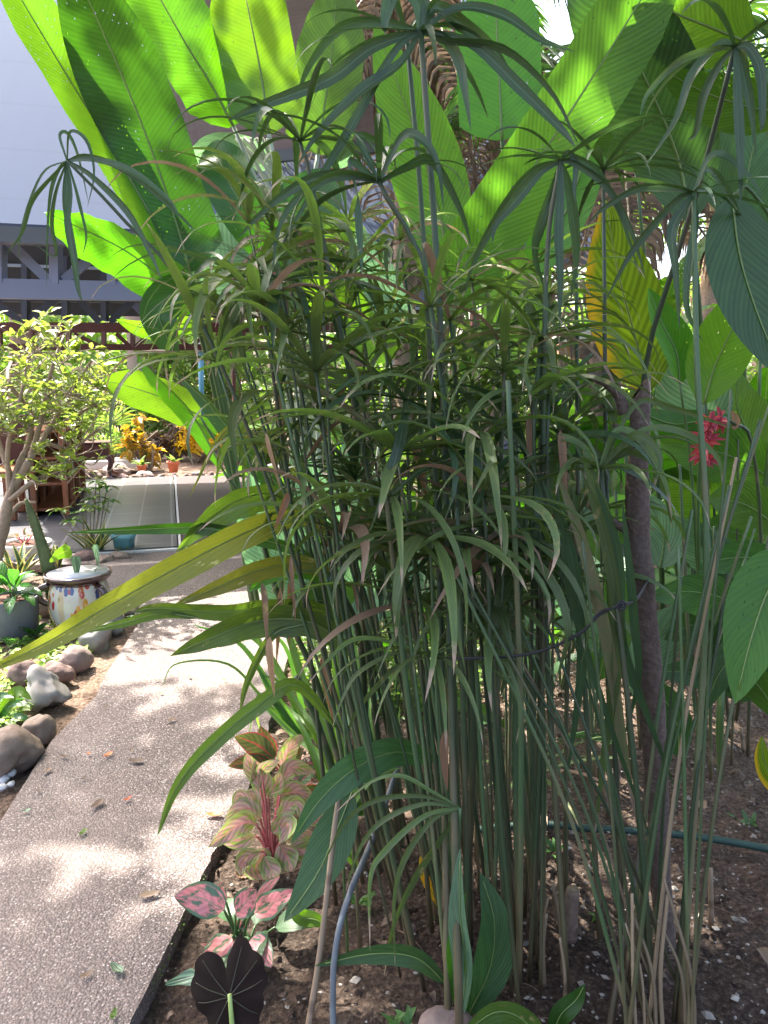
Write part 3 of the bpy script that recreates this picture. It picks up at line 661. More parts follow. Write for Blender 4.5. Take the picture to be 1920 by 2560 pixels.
HL = [(806, 738, 1.8, 880), (644, 665, 1.95, 800), (679, 575, 2.1, 900), (1075, 768, 1.75, 1230), (1125, 801, 1.9, 1260), (992, 1134, 1.7, 1140), (1074, 1341, 1.65, 1170), (1262, 1327, 1.7, 1290), (1313, 1136, 1.85, 1330), (1350, 890, 2.1, 1300),
      (575, 800, 2.1, 1000), (720, 830, 1.75, 980), (960, 830, 2.1, 1120), (700, 980, 2.05, 1000), (800, 1060, 1.95, 1040), (905, 1010, 2.2, 1100), (1180, 960, 1.9, 1240), (1240, 1060, 2.15, 1260), (1090, 900, 2.2, 1180), (1160, 1180, 2.15, 1200), (890, 1200, 2.1, 1080), (1420, 980, 2.2, 1380),
      (620, 560, 2.2, 940), (880, 690, 2.3, 1080), (540, 905, 1.9, 960), (1010, 1000, 1.8, 1160), (1400, 1090, 2.0, 1390), (650, 770, 1.75, 1010), (1260, 930, 1.75, 1290), (1200, 1100, 1.7, 1230),
      (790, 930, 1.72, 1050), (1110, 1050, 1.95, 1190), (1330, 985, 1.75, 1345), (700, 700, 1.9, 990),
      (1000, 1400, 1.8, 1130), (1180, 1440, 1.7, 1230), (1330, 1390, 1.85, 1330), (930, 1310, 2.0, 1090), (1120, 1240, 2.2, 1180), (850, 1330, 1.75, 1080), (1210, 1240, 1.62, 1260), (980, 1240, 1.65, 1130), (760, 1160, 1.9, 1030), (890, 1470, 1.95, 1090), (1050, 1500, 1.8, 1150), (1240, 1510, 1.75, 1260), (1380, 1480, 1.9, 1370), (1150, 1560, 2.1, 1200), (1310, 1590, 2.1, 1330), (960, 1400, 2.15, 1100), (590, 700, 2.3, 980), (610, 880, 2.3, 1000), (540, 780, 2.2, 960), (700, 600, 2.3, 1010), (870, 560, 2.35, 1080), (1000, 600, 2.35, 1120), (1270, 700, 2.35, 1260), (1180, 700, 2.3, 1230), (860, 820, 2.35, 1060), (1040, 860, 2.35, 1150), (1240, 830, 2.3, 1270), (790, 1000, 2.35, 1050), (950, 1120, 2.35, 1100), (1290, 1050, 2.35, 1300), (680, 1080, 2.2, 1020), (1070, 1250, 2.3, 1170), (860, 1260, 2.2, 1090), (1440, 1300, 2.0, 1400), (1130, 1360, 2.0, 1200)]
for i, (x, y, Y, bx) in enumerate(HL):
    by = 2140 + (2.3 - Y) * 520 + rng.uniform(-70, 70)
    bx = 1195 + (bx - 1180) * .95 + rng.uniform(-30, 30)
    sedge(sd1, (x, y), Y, (bx + rng.uniform(-20, 20), by), n=rng.choice((10, 12, 15)), L=rng.uniform(.26, .46), hw=rng.uniform(.0100, .0175), rpx=rng.uniform(3.6, 6.2) * (.75 if Y > 2.19 else 1), az0=rng.random() * 6, span=rng.choice((6.283, 6.283, 4.6)), ax=Matrix.Rotation(rng.uniform(-.5, .5), 3, (rng.uniform(-1, 1), rng.uniform(-1, 1), .01)),
          e=rng.choice(((45, 0), (30, -10), (60, 10))), droop=rng.uniform(65, 130), mat='sedge' if rng.random() < .8 else 'sedgedk')
# low young heads near the ground
sedge(sd1, (1150, 2020), 1.62, (1160, 2480), n=0, rpx=7, heros=[(22, (1060, 1990), (940, 2000), (860, 2060), (800, 2180)), (26, (1060, 2040), (960, 2130), (925, 2200), (925, 2380)), (24, (1080, 2050), (1010, 2150), (985, 2260), (988, 2420)), (30, (1100, 2100), (1040, 2190), (985, 2310), (960, 2440)), (22, (1060, 2010), (960, 2050), (900, 2120), (860, 2240)), (20, (1080, 1980), (1000, 1940), (920, 1960), (830, 2040))])
sedge(sd1, (1085, 1640), 1.7, (1140, 2350), n=12, L=.30, hw=.009, rpx=6, heros=[(22, (1000, 1630), (900, 1680), (860, 1740), (830, 1820)), (20, (1000, 1660), (920, 1740), (880, 1800), (860, 1870)), (18, (960, 1600), (880, 1600), (820, 1650), (770, 1710))])
sedge(sd1, (1340, 1930), 2.5, (1350, 2170), n=15, L=.34, hw=.010, rpx=6, e=(40, 10), droop=45)
# bare and cut stems
for i in range(12):
    bx = rng.uniform(1090, 1440); by = rng.uniform(2180, 2520); Y = G(bx, by).y
    tx = bx + rng.uniform(-150, 40) - (1300 - bx) * .35; ty = rng.uniform(900, 1300)
    sedge(sd1, (tx, ty), Y + rng.uniform(-.1, .1), (bx, by), n=0, rpx=rng.uniform(5, 9), cm=rng.choice(('cull', 'cull', 'cull', 'tan')) if i > 9 else 'cull')

for i in range(16):
    x = rng.uniform(640, 1420); y = rng.uniform(900, 1700); Y = rng.uniform(1.7, 2.1); L_ = rng.uniform(90, 200); dx = rng.uniform(-60, 40)
    hero(sd1, [(x, y, Y), (x + dx * .3, y + L_ * .3, Y - .02), (x + dx, y + L_, Y - .03)], rng.uniform(12, 28), 'lance', rng.choice(('dry', 'sedge')), name='dead_bract', nu=2, n=10, fold=.5, roll=rng.uniform(-.8, .8))
for i in range(12):
    bx = rng.uniform(1080, 1430); by = rng.uniform(2180, 2540); Y = G(bx, by).y; h_ = rng.uniform(60, 330)
    stemp(sd1, [(bx, by + 12, Y), (bx + rng.uniform(-10, 10), by - h_ * .5, Y), (bx + rng.uniform(-40, 20), by - h_, Y)], rng.uniform(4, 8), rng.choice(('tan', 'cane')), name='dry_sheath', sides=5)
sd2 = thing('umbrella_sedge', 'umbrella sedge clump fanning up from the bottom right corner beyond the stake', 'sedge plant', G(1640, 2540))
sedge(sd2, (1838, 118), 1.75, (1520, 2590), n=5, L=.30, hw=.011, rpx=8, mid=[(1625, 1900, 1.98), (1606, 1300, 2.0), (1612, 930, 1.98), (1690, 650, 1.9), (1760, 420, 1.84)], mat='sedgedk', e=(30, 10), droop=70, heros=[
    (34, (1800, 110), (1730, 190), (1690, 300), (1610, 420)), (30, (1790, 120), (1700, 150), (1620, 230), (1600, 290)), (30, (1800, 160), (1760, 240), (1740, 330), (1720, 350)), (34, (1850, 150), (1870, 240), (1880, 300), (1890, 400)), (34, (1870, 120), (1900, 180), (1905, 300), (1900, 330)), (40, (1840, 200), (1845, 330), (1850, 420), (1850, 520))])
sedge(sd2, (1735, 482), 1.75, (1700, 2560), n=6, L=.32, hw=.010, rpx=8, mid=[(1765, 1500, 1.65), (1742, 900, 1.7)], mat='sedgedk', e=(20, 0), droop=50, heros=[
    (36, (1710, 520), (1680, 580), (1690, 680), (1700, 830)), (30, (1690, 500), (1600, 600), (1560, 660), (1510, 760)), (30, (1770, 400), (1810, 390), (1870, 440), (1910, 500)), (30, (1760, 430), (1790, 440), (1830, 500), (1850, 535)), (30, (1740, 560), (1720, 680), (1720, 780), (1760, 860)), (26, (1690, 470), (1600, 470), (1510, 520), (1470, 560))])
sedge(sd2, (1508, 425), 2.2, (1560, 2400), n=16, L=.34, hw=.011, rpx=6, mat='sedgedk', e=(30, 0), droop=60)
sedge(sd2, (1500, 1172), 1.7, (1640, 2580), n=8, L=.30, hw=.012, rpx=8, e=(40, 0), droop=90, heros=[
    (34, (1560, 1110), (1600, 1090), (1650, 1140), (1635, 1220)), (34, (1540, 1080), (1600, 1100), (1660, 1200), (1680, 1300)), (30, (1600, 1080), (1700, 1080), (1790, 1140), (1810, 1230)), (30, (1450, 1110), (1400, 1100), (1460, 1180), (1485, 1250)), (28, (1560, 1130), (1640, 1160), (1670, 1260), (1680, 1320)), (30, (1460, 1130), (1480, 1180), (1520, 1260), (1530, 1330)), (24, (1590, 1010), (1680, 1020), (1760, 1045), (1830, 1070))])
sedge(sd2, (1440, 560), 2.3, (1500, 2350), n=0, rpx=6)
# the wide strap leaves and stems tied against the stake
for (pts, w) in [([(1440, 1190), (1500, 1360), (1560, 1600), (1600, 1850), (1640, 2080)], 60), ([(1500, 1180), (1560, 1360), (1590, 1600), (1560, 1850), (1530, 2100)], 54), ([(1530, 1200), (1590, 1380), (1600, 1600), (1660, 1780), (1740, 1990)], 44), ([(1400, 1200), (1470, 1370), (1500, 1600), (1490, 1750), (1460, 1960)], 50), ([(1500, 1150), (1565, 1310), (1580, 1520), (1580, 1700), (1590, 1900)], 56), ([(1600, 1250), (1620, 1440), (1630, 1560), (1640, 1700), (1600, 1860)], 40), ([(1450, 1300), (1470, 1480), (1560, 1780), (1680, 2120)], 34)]:
    hero(sd2, [(x - 45, y, 1.60 + .03 * i) for i, (x, y) in enumerate(pts)], w * .62, 'lance', 'sedge' if w > 50 else 'sedgedk', nu=2, fold=.3, roll=rng.uniform(-.5, .5))
for i in range(22):
    k = i / 21; bx = rng.uniform(1540, 1760); by = rng.uniform(2420, 2680)
    if k < .45: tx = rng.uniform(1130, 1480); ty = rng.uniform(1250, 1550)
    elif k < .6: tx = rng.uniform(1680, 1740); ty = rng.uniform(1000, 1450)
    else: tx = rng.uniform(1700, 1960); ty = rng.uniform(950, 1450)
    Y = G(bx, by).y; mx_ = bx + (tx - bx) * .38; my = by + (ty - by) * .5
    sedge(sd2, (tx, ty), Y + rng.uniform(-.02, .2), (bx, by), n=0, rpx=rng.uniform(3.5, 6), mid=[(mx_, my, Y + .03)], cm='tan' if i % 9 == 4 else 'cull')
for i in range(6):
    bx = rng.uniform(1560, 1740); x2 = bx + rng.uniform(-90, 20)
    stemp(sd2, [(bx, 2640, 1.52), (bx - 10, 2440, 1.5), (x2, 2250 + rng.uniform(-90, 60), 1.52)], rng.uniform(5, 9), 'tan', name='dry_sheath', sides=5)
# ---------------------------------------------------------------- tall heliconias, top left
he1 = thing('heliconia', 'heliconia with two huge upright leaves over the pavilion roof, left of the sedge', 'heliconia', G(640, 1500))
def leaf_on(root, pts, w, kind, mat, base=None, rp=6, pm=None, **k):
    """base: pixel points of the petiole, from the ground up to the blade"""
    lf = hero(root, pts, w, kind, mat, **k); pm = pm or ('whitest' if root is globals().get('he2') else 'greenst')
    if base:
        mb = MB(); P = [W(*p) for p in base] + [W(*pts[0])]; tube(mb, P, pxm(rp, pts[0][2]) * 1.1, pxm(rp, pts[0][2]) * .6, 12, 7); q = mb.build('petiole', M[pm], lf)
    # the thick midrib under the blade
    P = cr([W(*p) for p in pts], 16); mb = MB(); c = [p + (p - CAMV).normalized() * -.004 for p in P[:-1]]
    tube(mb, c, pxm(rp, pts[0][2]) * .45, .0012, 0, 5); mb.build('midrib', M['midrib'], lf)
    return lf
leaf_on(he1, [(475, 680, 3.3), (445, 570, 3.3), (362, 330, 3.25), (262, 90, 3.15), (150, -150, 3.0)], 205, 'banana', 'helicod', [(640, 1560, 3.6), (560, 1000, 3.45), (495, 780, 3.35)], 9, roll=.25, fold=.16, wave=.05, nu=5)
leaf_on(he1, [(462, 700, 3.35), (395, 570, 3.3), (285, 380, 3.25), (150, 160, 3.2), (30, -40, 3.15), (-40, -150, 3.1)], 130, 'banana', 'helicoy', [(640, 1560, 3.7), (540, 1000, 3.55)], 8, roll=-.5, fold=.3, wave=.05, nu=5)
leaf_on(he1, [(497, 772, 3.2), (420, 705, 3.15), (310, 625, 3.1), (200, 570, 3.05), (112, 530, 3.0)], 150, 'banana', 'helico', [(650, 1540, 3.5), (560, 1050, 3.3)], 7, roll=.45, roll1=.9, fold=.28, wave=.06)
leaf_on(he1, [(500, 735, 3.1), (440, 728, 3.0), (398, 780, 2.95), (420, 850, 2.95), (450, 915, 2.95)], 95, 'lance', 'helicod', None, 5, roll=.3, roll1=-.6, fold=.2)
leaf_on(he1, [(520, 800, 3.4), (440, 812, 3.4), (360, 820, 3.35), (290, 798, 3.3)], 62, 'lance', 'helicoy', None, 5, roll=.5, fold=.3)
leaf_on(he1, [(490, 745, 3.6), (545, 680, 3.6), (620, 600, 3.7), (700, 560, 3.8)], 185, 'banana', 'pale', [(640, 1500, 3.8), (520, 900, 3.6)], 6, roll=.3, fold=.1)
leaf_on(he1, [(720, 640, 3.0), (640, 560, 2.95), (580, 470, 2.95), (545, 400, 3.0), (505, 385, 3.1)], 120, 'banana', 'helicod', [(700, 1500, 3.1), (760, 900, 3.05)], 6, roll=.5, roll1=-.5, fold=.25)
leaf_on(he1, [(560, 1180, 3.0), (480, 1035, 3.0), (400, 950, 2.95), (340, 885, 2.95)], 70, 'lance', 'helico', [(690, 1480, 3.1), (640, 1300, 3.05)], 7, roll=.9, fold=.6)
leaf_on(he1, [(500, 1040, 3.4), (420, 1000, 3.4), (340, 972, 3.4), (262, 950, 3.4)], 98, 'banana', 'helicoy', [(640, 1500, 3.6), (570, 1180, 3.45)], 5, roll=.35, fold=.08)
leaf_on(he1, [(540, 1090, 3.6), (500, 1060, 3.6), (450, 1045, 3.6)], 44, 'banana', 'helico', None, 4, roll=-.3)
leaf_on(he1, [(830, 1380, 2.8), (720, 1240, 2.8), (620, 1130, 2.8), (520, 1010, 2.85), (440, 930, 2.9)], 70, 'lance', 'helicod', [(820, 1680, 2.9), (850, 1500, 2.85)], 7, roll=.8, fold=.4)
leaf_on(he1, [(470, 735, 3.9), (500, 690, 3.9), (575, 640, 3.9), (640, 650, 3.9)], 60, 'lance', 'pale', None, 4, roll=.4)
he2 = thing('heliconia', 'cluster of sunlit heliconia leaves with pale petioles before the brown screen', 'heliconia', G(760, 1450))
pb = [(760, 1450, 4.4), (745, 900, 4.3)]
leaf_on(he2, [(583, 315, 4.0), (530, 215, 4.0), (465, 110, 3.95), (380, -40, 3.9), (330, -130, 3.9)], 175, 'banana', 'helico', pb + [(690, 590, 4.1)], 8, roll=-.35, fold=.16, nu=5, wave=.05)
if 0: leaf_on(he2, [(605, 345, 4.2), (570, 250, 4.2), (550, 100, 4.2), (540, -60, 4.2)], 90, 'banana', 'helico', pb + [(700, 590, 4.2)], 7, roll=.5, fold=.2)
leaf_on(he2, [(672, 335, 3.9), (655, 200, 3.9), (622, 30, 3.85), (590, -120, 3.8)], 175, 'banana', 'helicoy', pb + [(715, 560, 4.0)], 8, roll=.1, fold=.10, nu=5, wave=.04)
if 0: leaf_on(he2, [(700, 420, 4.4), (690, 330, 4.4), (650, 230, 4.4), (640, 140, 4.4)], 150, 'banana', 'helico', pb, 6, roll=-.4, fold=.1)
leaf_on(he2, [(795, 385, 4.2), (808, 290, 4.2), (830, 130, 4.2), (845, -60, 4.2)], 160, 'banana', 'broad', pb + [(770, 560, 4.2)], 8, roll=.2, fold=.18, nu=5, wave=.06)
leaf_on(he2, [(792, 370, 4.5), (770, 320, 4.5), (740, 270, 4.5), (715, 230, 4.5)], 90, 'banana', 'broad', None, 5, roll=.6)
leaf_on(he2, [(690, 400, 4.4), (600, 370, 4.45), (530, 370, 4.5), (450, 420, 4.5)], 80, 'banana', 'pale', pb, 6, roll=.6, fold=.2)
leaf_on(he2, [(560, 300, 4.5), (540, 255, 4.5), (500, 230, 4.5), (465, 235, 4.5)], 46, 'banana', 'helico', None, 5, roll=.3)
leaf_on(he2, [(560, 180, 4.7), (500, 150, 4.7), (440, 130, 4.7), (390, 110, 4.7)], 60, 'banana', 'pale', None, 5, roll=.3)
leaf_on(he2, [(835, 420, 4.2), (860, 380, 4.1), (870, 350, 4.0)], 50, 'banana', 'pale', None, 4, roll=-.6)
for x0, x1 in ((600, 690), (625, 705), (640, 716), (655, 722), (668, 730), (610, 760), (590, 745)):
    stemp(he2, [(x1 + 45, 1450, 4.4), (x1 + 30, 800, 4.3), (x1, 520, 4.15), (x0, 345, 4.1)], 7, 'whitest', 4)
hc = leaf_on(he2, [(700, 800, 3.9), (720, 650, 3.9), (780, 500, 3.9), (800, 420, 3.9)], 170, 'banana', 'helicod', [(760, 1450, 4.2)], 7, roll=.5)
leaf_on(he2, [(790, 800, 3.7), (830, 700, 3.7), (850, 600, 3.7), (840, 530, 3.7)], 150, 'banana', 'helicoy', [(800, 1450, 3.9)], 7, roll=-.4)
leaf_on(he2, [(980, 900, 4.0), (900, 800, 4.0), (860, 700, 4.0), (850, 600, 4.0)], 120, 'banana', 'helicoy', [(900, 1450, 4.2)], 7, roll=-.2)

he3 = thing('heliconia', 'heliconia behind the sedge with one giant leaf slanting up to the right', 'heliconia', G(1080, 1700))
leaf_on(he3, [(1075, 790, 2.5), (1180, 640, 2.5), (1340, 410, 2.45), (1490, 180, 2.4), (1620, -30, 2.35), (1700, -170, 2.3)], 180, 'banana', 'broad', [(1120, 1750, 2.9), (1050, 1200, 2.6)], 10, roll=-.25, fold=.14, nu=5, wave=.03)
leaf_on(he3, [(1130, 700, 2.9), (1090, 500, 2.9), (1020, 280, 2.85), (935, 60, 2.8)], 180, 'lance', 'broad', [(1130, 1750, 3.1), (1140, 1200, 3.0)], 10, roll=.2, fold=.12, nu=5)
leaf_on(he3, [(1255, 350, 3.3), (1250, 230, 3.3), (1243, 80, 3.3), (1235, -90, 3.3)], 195, 'banana', 'helico', [(1250, 1700, 3.5), (1290, 1000, 3.4)], 8, roll=.15, fold=.12, nu=5)
leaf_on(he3, [(1330, 960, 3.0), (1290, 800, 3.0), (1270, 680, 3.0), (1260, 590, 3.0)], 160, 'lance', 'helicoy', [(1330, 1650, 3.1)], 8, roll=-.3)
leaf_on(he3, [(1290, 730, 3.5), (1400, 560, 3.4), (1470, 380, 3.4), (1530, 200, 3.3)], 125, 'lance', 'helico', [(1280, 1650, 3.6)], 8, roll=.4)
leaf_on(he3, [(1040, 860, 3.1), (980, 760, 3.1), (930, 650, 3.1), (890, 560, 3.1)], 110, 'lance', 'pale', [(1100, 1700, 3.2)], 7, roll=.5)
he4 = thing('heliconia', 'tall heliconia in the top right corner with dark shaded overlapping leaves', 'heliconia', G(1760, 1750))
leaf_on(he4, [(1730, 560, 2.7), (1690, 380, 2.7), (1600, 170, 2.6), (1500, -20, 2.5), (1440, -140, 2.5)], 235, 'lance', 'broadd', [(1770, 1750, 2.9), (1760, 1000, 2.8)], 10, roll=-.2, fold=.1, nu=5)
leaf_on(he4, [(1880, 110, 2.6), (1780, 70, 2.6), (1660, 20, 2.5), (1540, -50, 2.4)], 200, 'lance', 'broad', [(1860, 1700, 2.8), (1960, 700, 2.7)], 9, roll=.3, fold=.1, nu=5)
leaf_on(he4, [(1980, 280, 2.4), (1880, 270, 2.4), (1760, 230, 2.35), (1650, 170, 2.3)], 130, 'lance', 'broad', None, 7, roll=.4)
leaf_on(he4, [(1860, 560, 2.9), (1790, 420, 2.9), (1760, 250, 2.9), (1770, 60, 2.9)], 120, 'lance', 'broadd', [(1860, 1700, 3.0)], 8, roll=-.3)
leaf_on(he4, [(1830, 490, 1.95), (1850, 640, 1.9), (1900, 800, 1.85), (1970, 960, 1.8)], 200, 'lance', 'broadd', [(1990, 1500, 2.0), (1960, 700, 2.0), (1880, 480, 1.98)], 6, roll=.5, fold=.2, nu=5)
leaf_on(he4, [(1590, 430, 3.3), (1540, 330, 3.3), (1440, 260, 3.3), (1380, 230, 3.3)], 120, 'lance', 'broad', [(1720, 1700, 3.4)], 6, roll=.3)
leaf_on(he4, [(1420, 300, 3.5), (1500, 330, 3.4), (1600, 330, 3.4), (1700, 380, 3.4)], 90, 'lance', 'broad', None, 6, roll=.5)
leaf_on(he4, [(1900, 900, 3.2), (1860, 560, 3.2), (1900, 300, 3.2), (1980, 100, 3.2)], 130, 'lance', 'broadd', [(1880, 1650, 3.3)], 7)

yl = thing('heliconia', 'yellowing heliconia behind the top of the wooden stake', 'heliconia', G(1620, 1650))
leaf_on(yl, [(1625, 980, 2.9), (1590, 850, 2.9), (1545, 680, 2.85), (1515, 500, 2.8)], 190, 'lance', 'yellow', [(1660, 1700, 3.0), (1650, 1300, 2.95)], 8, roll=.2, fold=.15, nu=5)
leaf_on(yl, [(1700, 960, 2.7), (1690, 880, 2.7), (1650, 800, 2.7), (1620, 720, 2.7)], 100, 'lance', 'helico', [(1760, 1700, 2.8), (1730, 1200, 2.75)], 5, roll=-.5, fold=.5)
leaf_on(yl, [(1760, 1010, 2.5), (1790, 910, 2.5), (1850, 790, 2.45), (1920, 690, 2.4)], 150, 'lance', 'helicoy', [(1760, 1700, 2.7), (1745, 1300, 2.6)], 6, roll=.2, fold=.2, nu=5)
leaf_on(yl, [(1800, 1230, 3.2), (1790, 1130, 3.2), (1770, 1030, 3.2), (1760, 930, 3.2)], 150, 'oval', 'yellow', [(1800, 1650, 3.3)], 6, roll=-.3)
leaf_on(yl, [(1580, 1020, 2.8), (1680, 1060, 2.8), (1780, 1050, 2.8), (1880, 1080, 2.8)], 70, 'lance', 'helico', None, 5, roll=.6)

gp = thing('shell_ginger', 'broad low ginger with arching ribbed leaves right of the stake', 'ginger plant', G(1800, 1900))
gb = [(1800, 1950, 2.5), (1810, 1700, 2.5)]
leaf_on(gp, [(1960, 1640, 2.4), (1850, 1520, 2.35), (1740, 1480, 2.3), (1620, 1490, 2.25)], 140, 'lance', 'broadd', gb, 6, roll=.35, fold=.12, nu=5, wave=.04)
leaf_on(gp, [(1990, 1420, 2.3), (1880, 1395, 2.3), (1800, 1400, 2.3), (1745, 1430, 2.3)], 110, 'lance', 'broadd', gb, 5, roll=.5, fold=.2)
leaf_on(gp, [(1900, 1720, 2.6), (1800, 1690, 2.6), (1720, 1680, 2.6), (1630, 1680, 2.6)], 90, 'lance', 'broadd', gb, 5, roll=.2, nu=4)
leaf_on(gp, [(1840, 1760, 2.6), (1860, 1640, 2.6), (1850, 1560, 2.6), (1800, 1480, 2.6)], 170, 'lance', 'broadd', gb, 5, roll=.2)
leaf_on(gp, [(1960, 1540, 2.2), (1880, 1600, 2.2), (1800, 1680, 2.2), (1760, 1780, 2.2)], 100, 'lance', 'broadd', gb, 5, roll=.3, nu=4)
leaf_on(gp, [(1700, 1900, 2.4), (1690, 1800, 2.4), (1640, 1730, 2.4), (1560, 1700, 2.4)], 90, 'lance', 'broadd', None, 5, roll=.3, nu=4)
leaf_on(gp, [(1900, 1460, 2.9), (1800, 1400, 2.9), (1730, 1340, 2.9), (1660, 1290, 2.9)], 120, 'lance', 'pale', gb, 5, roll=.3)
leaf_on(gp, [(1960, 1330, 2.6), (1880, 1270, 2.6), (1820, 1250, 2.6), (1770, 1245, 2.6)], 130, 'lance', 'broad', gb, 5, roll=.1)
leaf_on(gp, [(1960, 1220, 2.8), (1850, 1150, 2.8), (1740, 1120, 2.8), (1640, 1110, 2.8)], 150, 'lance', 'broad', gb, 6, roll=.2)
leaf_on(gp, [(1860, 1330, 3.0), (1780, 1260, 3.0), (1700, 1210, 3.0), (1630, 1190, 3.0)], 150, 'lance', 'broad', gb, 6, roll=.4)
for pts, w, m in [([(1775, 1075, 2.9), (1745, 1010, 2.9), (1710, 930, 2.9), (1690, 860, 2.9)], 185, 'pale'), ([(1650, 1420, 2.8), (1660, 1350, 2.8), (1640, 1290, 2.8), (1610, 1230, 2.8)], 120, 'pale'), ([(1800, 1340, 3.1), (1770, 1300, 3.1), (1740, 1250, 3.1), (1700, 1230, 3.1)], 120, 'pale'), ([(1560, 1120, 2.9), (1640, 1080, 2.9), (1720, 1060, 2.9), (1800, 1070, 2.9)], 90, 'helico'), ([(1900, 1130, 2.9), (1860, 1060, 2.9), (1840, 1000, 2.9), (1850, 930, 2.9)], 140, 'broad'), ([(1560, 1220, 3.0), (1600, 1160, 3.0), (1680, 1150, 3.0), (1760, 1180, 3.0)], 110, 'helico'), ([(1450, 1560, 3.2), (1440, 1480, 3.2), (1410, 1400, 3.2), (1390, 1330, 3.2)], 150, 'pale'), ([(1530, 1640, 3.0), (1490, 1590, 3.0), (1440, 1560, 3.0), (1380, 1560, 3.0)], 90, 'pale')]:
    leaf_on(gp, pts, w, 'oval' if m == 'pale' else 'lance', m, None, 5, roll=rng.uniform(-.4, .4), fold=.12, nu=4)
for i in range(18):
    x = rng.uniform(1450, 1930); y = rng.uniform(1720, 1990); Y = G(x, y).y; tx = x + rng.uniform(-70, 70); stemp(gp, [(x, y, Y), (x + (tx - x) * .6, y - 350, Y), (tx, rng.uniform(1000, 1350), Y)], rng.uniform(3, 6), rng.choice(('cull', 'cull', 'cull2')), name='stem')
for pts, w, m, r_ in [([(1960, 1500, 2.7), (1850, 1560, 2.7), (1740, 1560, 2.7), (1660, 1600, 2.7)], 120, 'broadd', .3), ([(1600, 1760, 2.8), (1620, 1660, 2.8), (1660, 1570, 2.8), (1720, 1510, 2.8)], 120, 'pale', -.2), ([(1950, 1800, 2.5), (1900, 1720, 2.5), (1850, 1680, 2.5), (1780, 1670, 2.5)], 90, 'broad', .3), ([(1500, 1700, 3.0), (1520, 1600, 3.0), (1540, 1500, 3.0), (1530, 1400, 3.0)], 120, 'broad', .3), ([(1330, 1740, 3.0), (1320, 1640, 3.0), (1280, 1570, 3.0), (1220, 1530, 3.0)], 130, 'pale', .2), ([(1930, 1400, 2.9), (1860, 1340, 2.9), (1800, 1330, 2.9), (1740, 1360, 2.9)], 120, 'broad', .2)]:
    leaf_on(gp, pts, w, 'lance', m, None, 5, roll=r_, fold=.12, nu=4)
nl = thing('young_heliconia', 'young heliconia entering at the right edge with one pale smooth leaf pointing down', 'heliconia', G(1990, 2300))
leaf_on(nl, [(2010, 1380, 1.5), (1930, 1460, 1.48), (1880, 1590, 1.45), (1838, 1760, 1.42)], 180, 'lance', 'helico', [(2060, 2550, 1.6), (2060, 1900, 1.55)], 7, roll=.25, roll1=.0, fold=.14, nu=5)
leaf_on(nl, [(2010, 2020, 1.6), (1940, 1960, 1.6), (1910, 1900, 1.6), (1905, 1840, 1.6)], 60, 'lance', 'yellow', None, 4, roll=.5)

# ---------------------------------------------------------------- waxy pale plant and lime straps between
wx = thing('calathea', 'pale blue green broad leaved calathea between the path and the sedge', 'calathea', G(760, 1560))
for pts, w in [([(770, 1560, 3.3), (800, 1380, 3.3), (770, 1230, 3.3), (735, 1120, 3.3)], 140), ([(760, 1560, 3.4), (700, 1420, 3.4), (650, 1290, 3.4), (640, 1160, 3.4)], 160), ([(780, 1560, 3.2), (740, 1430, 3.2), (690, 1350, 3.2), (640, 1290, 3.2)], 130), ([(860, 1560, 3.3), (860, 1470, 3.3), (850, 1390, 3.3), (830, 1300, 3.3)], 110),
               ([(860, 1600, 3.1), (900, 1560, 3.1), (930, 1500, 3.1), (960, 1430, 3.1)], 90), ([(1010, 1620, 3.3), (1000, 1500, 3.3), (1010, 1420, 3.3), (1040, 1350, 3.3)], 120), ([(820, 1850, 2.7), (850, 1790, 2.7), (900, 1750, 2.7), (950, 1740, 2.7)], 90), ([(860, 1560, 3.6), (900, 1330, 3.6), (880, 1200, 3.6), (870, 1090, 3.6)], 150)]:
    leaf_on(wx, pts, w, 'oval', 'pale', [(790, 1640, 3.2)], 4, 'paleg', roll=rng.uniform(-.4, .4), fold=.15)
ls = thing('strap_lily', 'lime green upright strap leaves in front of the sedge beside the path', 'lily', G(850, 2040))
for pts, w, m in [([(880, 2030), (820, 1850), (760, 1700), (700, 1500), (655, 1300)], 42, 'lime'), ([(870, 2040), (800, 1850), (740, 1760), (670, 1640), (620, 1540)], 30, 'lime'), ([(850, 2050), (850, 1800), (840, 1650), (810, 1450), (812, 1300)], 46, 'lime'), ([(860, 2050), (820, 1900), (760, 1810), (720, 1770)], 34, 'lime'), ([(880, 2040), (845, 1850), (815, 1700), (800, 1650)], 34, 'lime'), ([(840, 2060), (790, 1900), (745, 1800), (715, 1760)], 26, 'lime'),
                  ([(900, 2040), (900, 1850), (890, 1650), (860, 1500)], 40, 'lime'), ([(910, 2040), (930, 1900), (920, 1780), (930, 1680)], 34, 'blade'), ([(890, 2040), (860, 1900), (845, 1820), (850, 1720)], 30, 'blade'), ([(880, 2040), (840, 1960), (790, 1880), (740, 1840), (640, 1750), (650, 1830)], 34, 'lime'), ([(920, 2040), (960, 1940), (990, 1850), (1000, 1760)], 30, 'lime')]:
    hero(ls, [(x, y, 2.35 + .12 * i) for i, (x, y) in enumerate(pts)], w, 'grass', m, fold=.45, nu=2, roll=rng.uniform(-.6, .6))
gr = thing('fountain_grass', 'thin arching grass blades leaning over the middle of the path', 'grass', G(760, 1850))
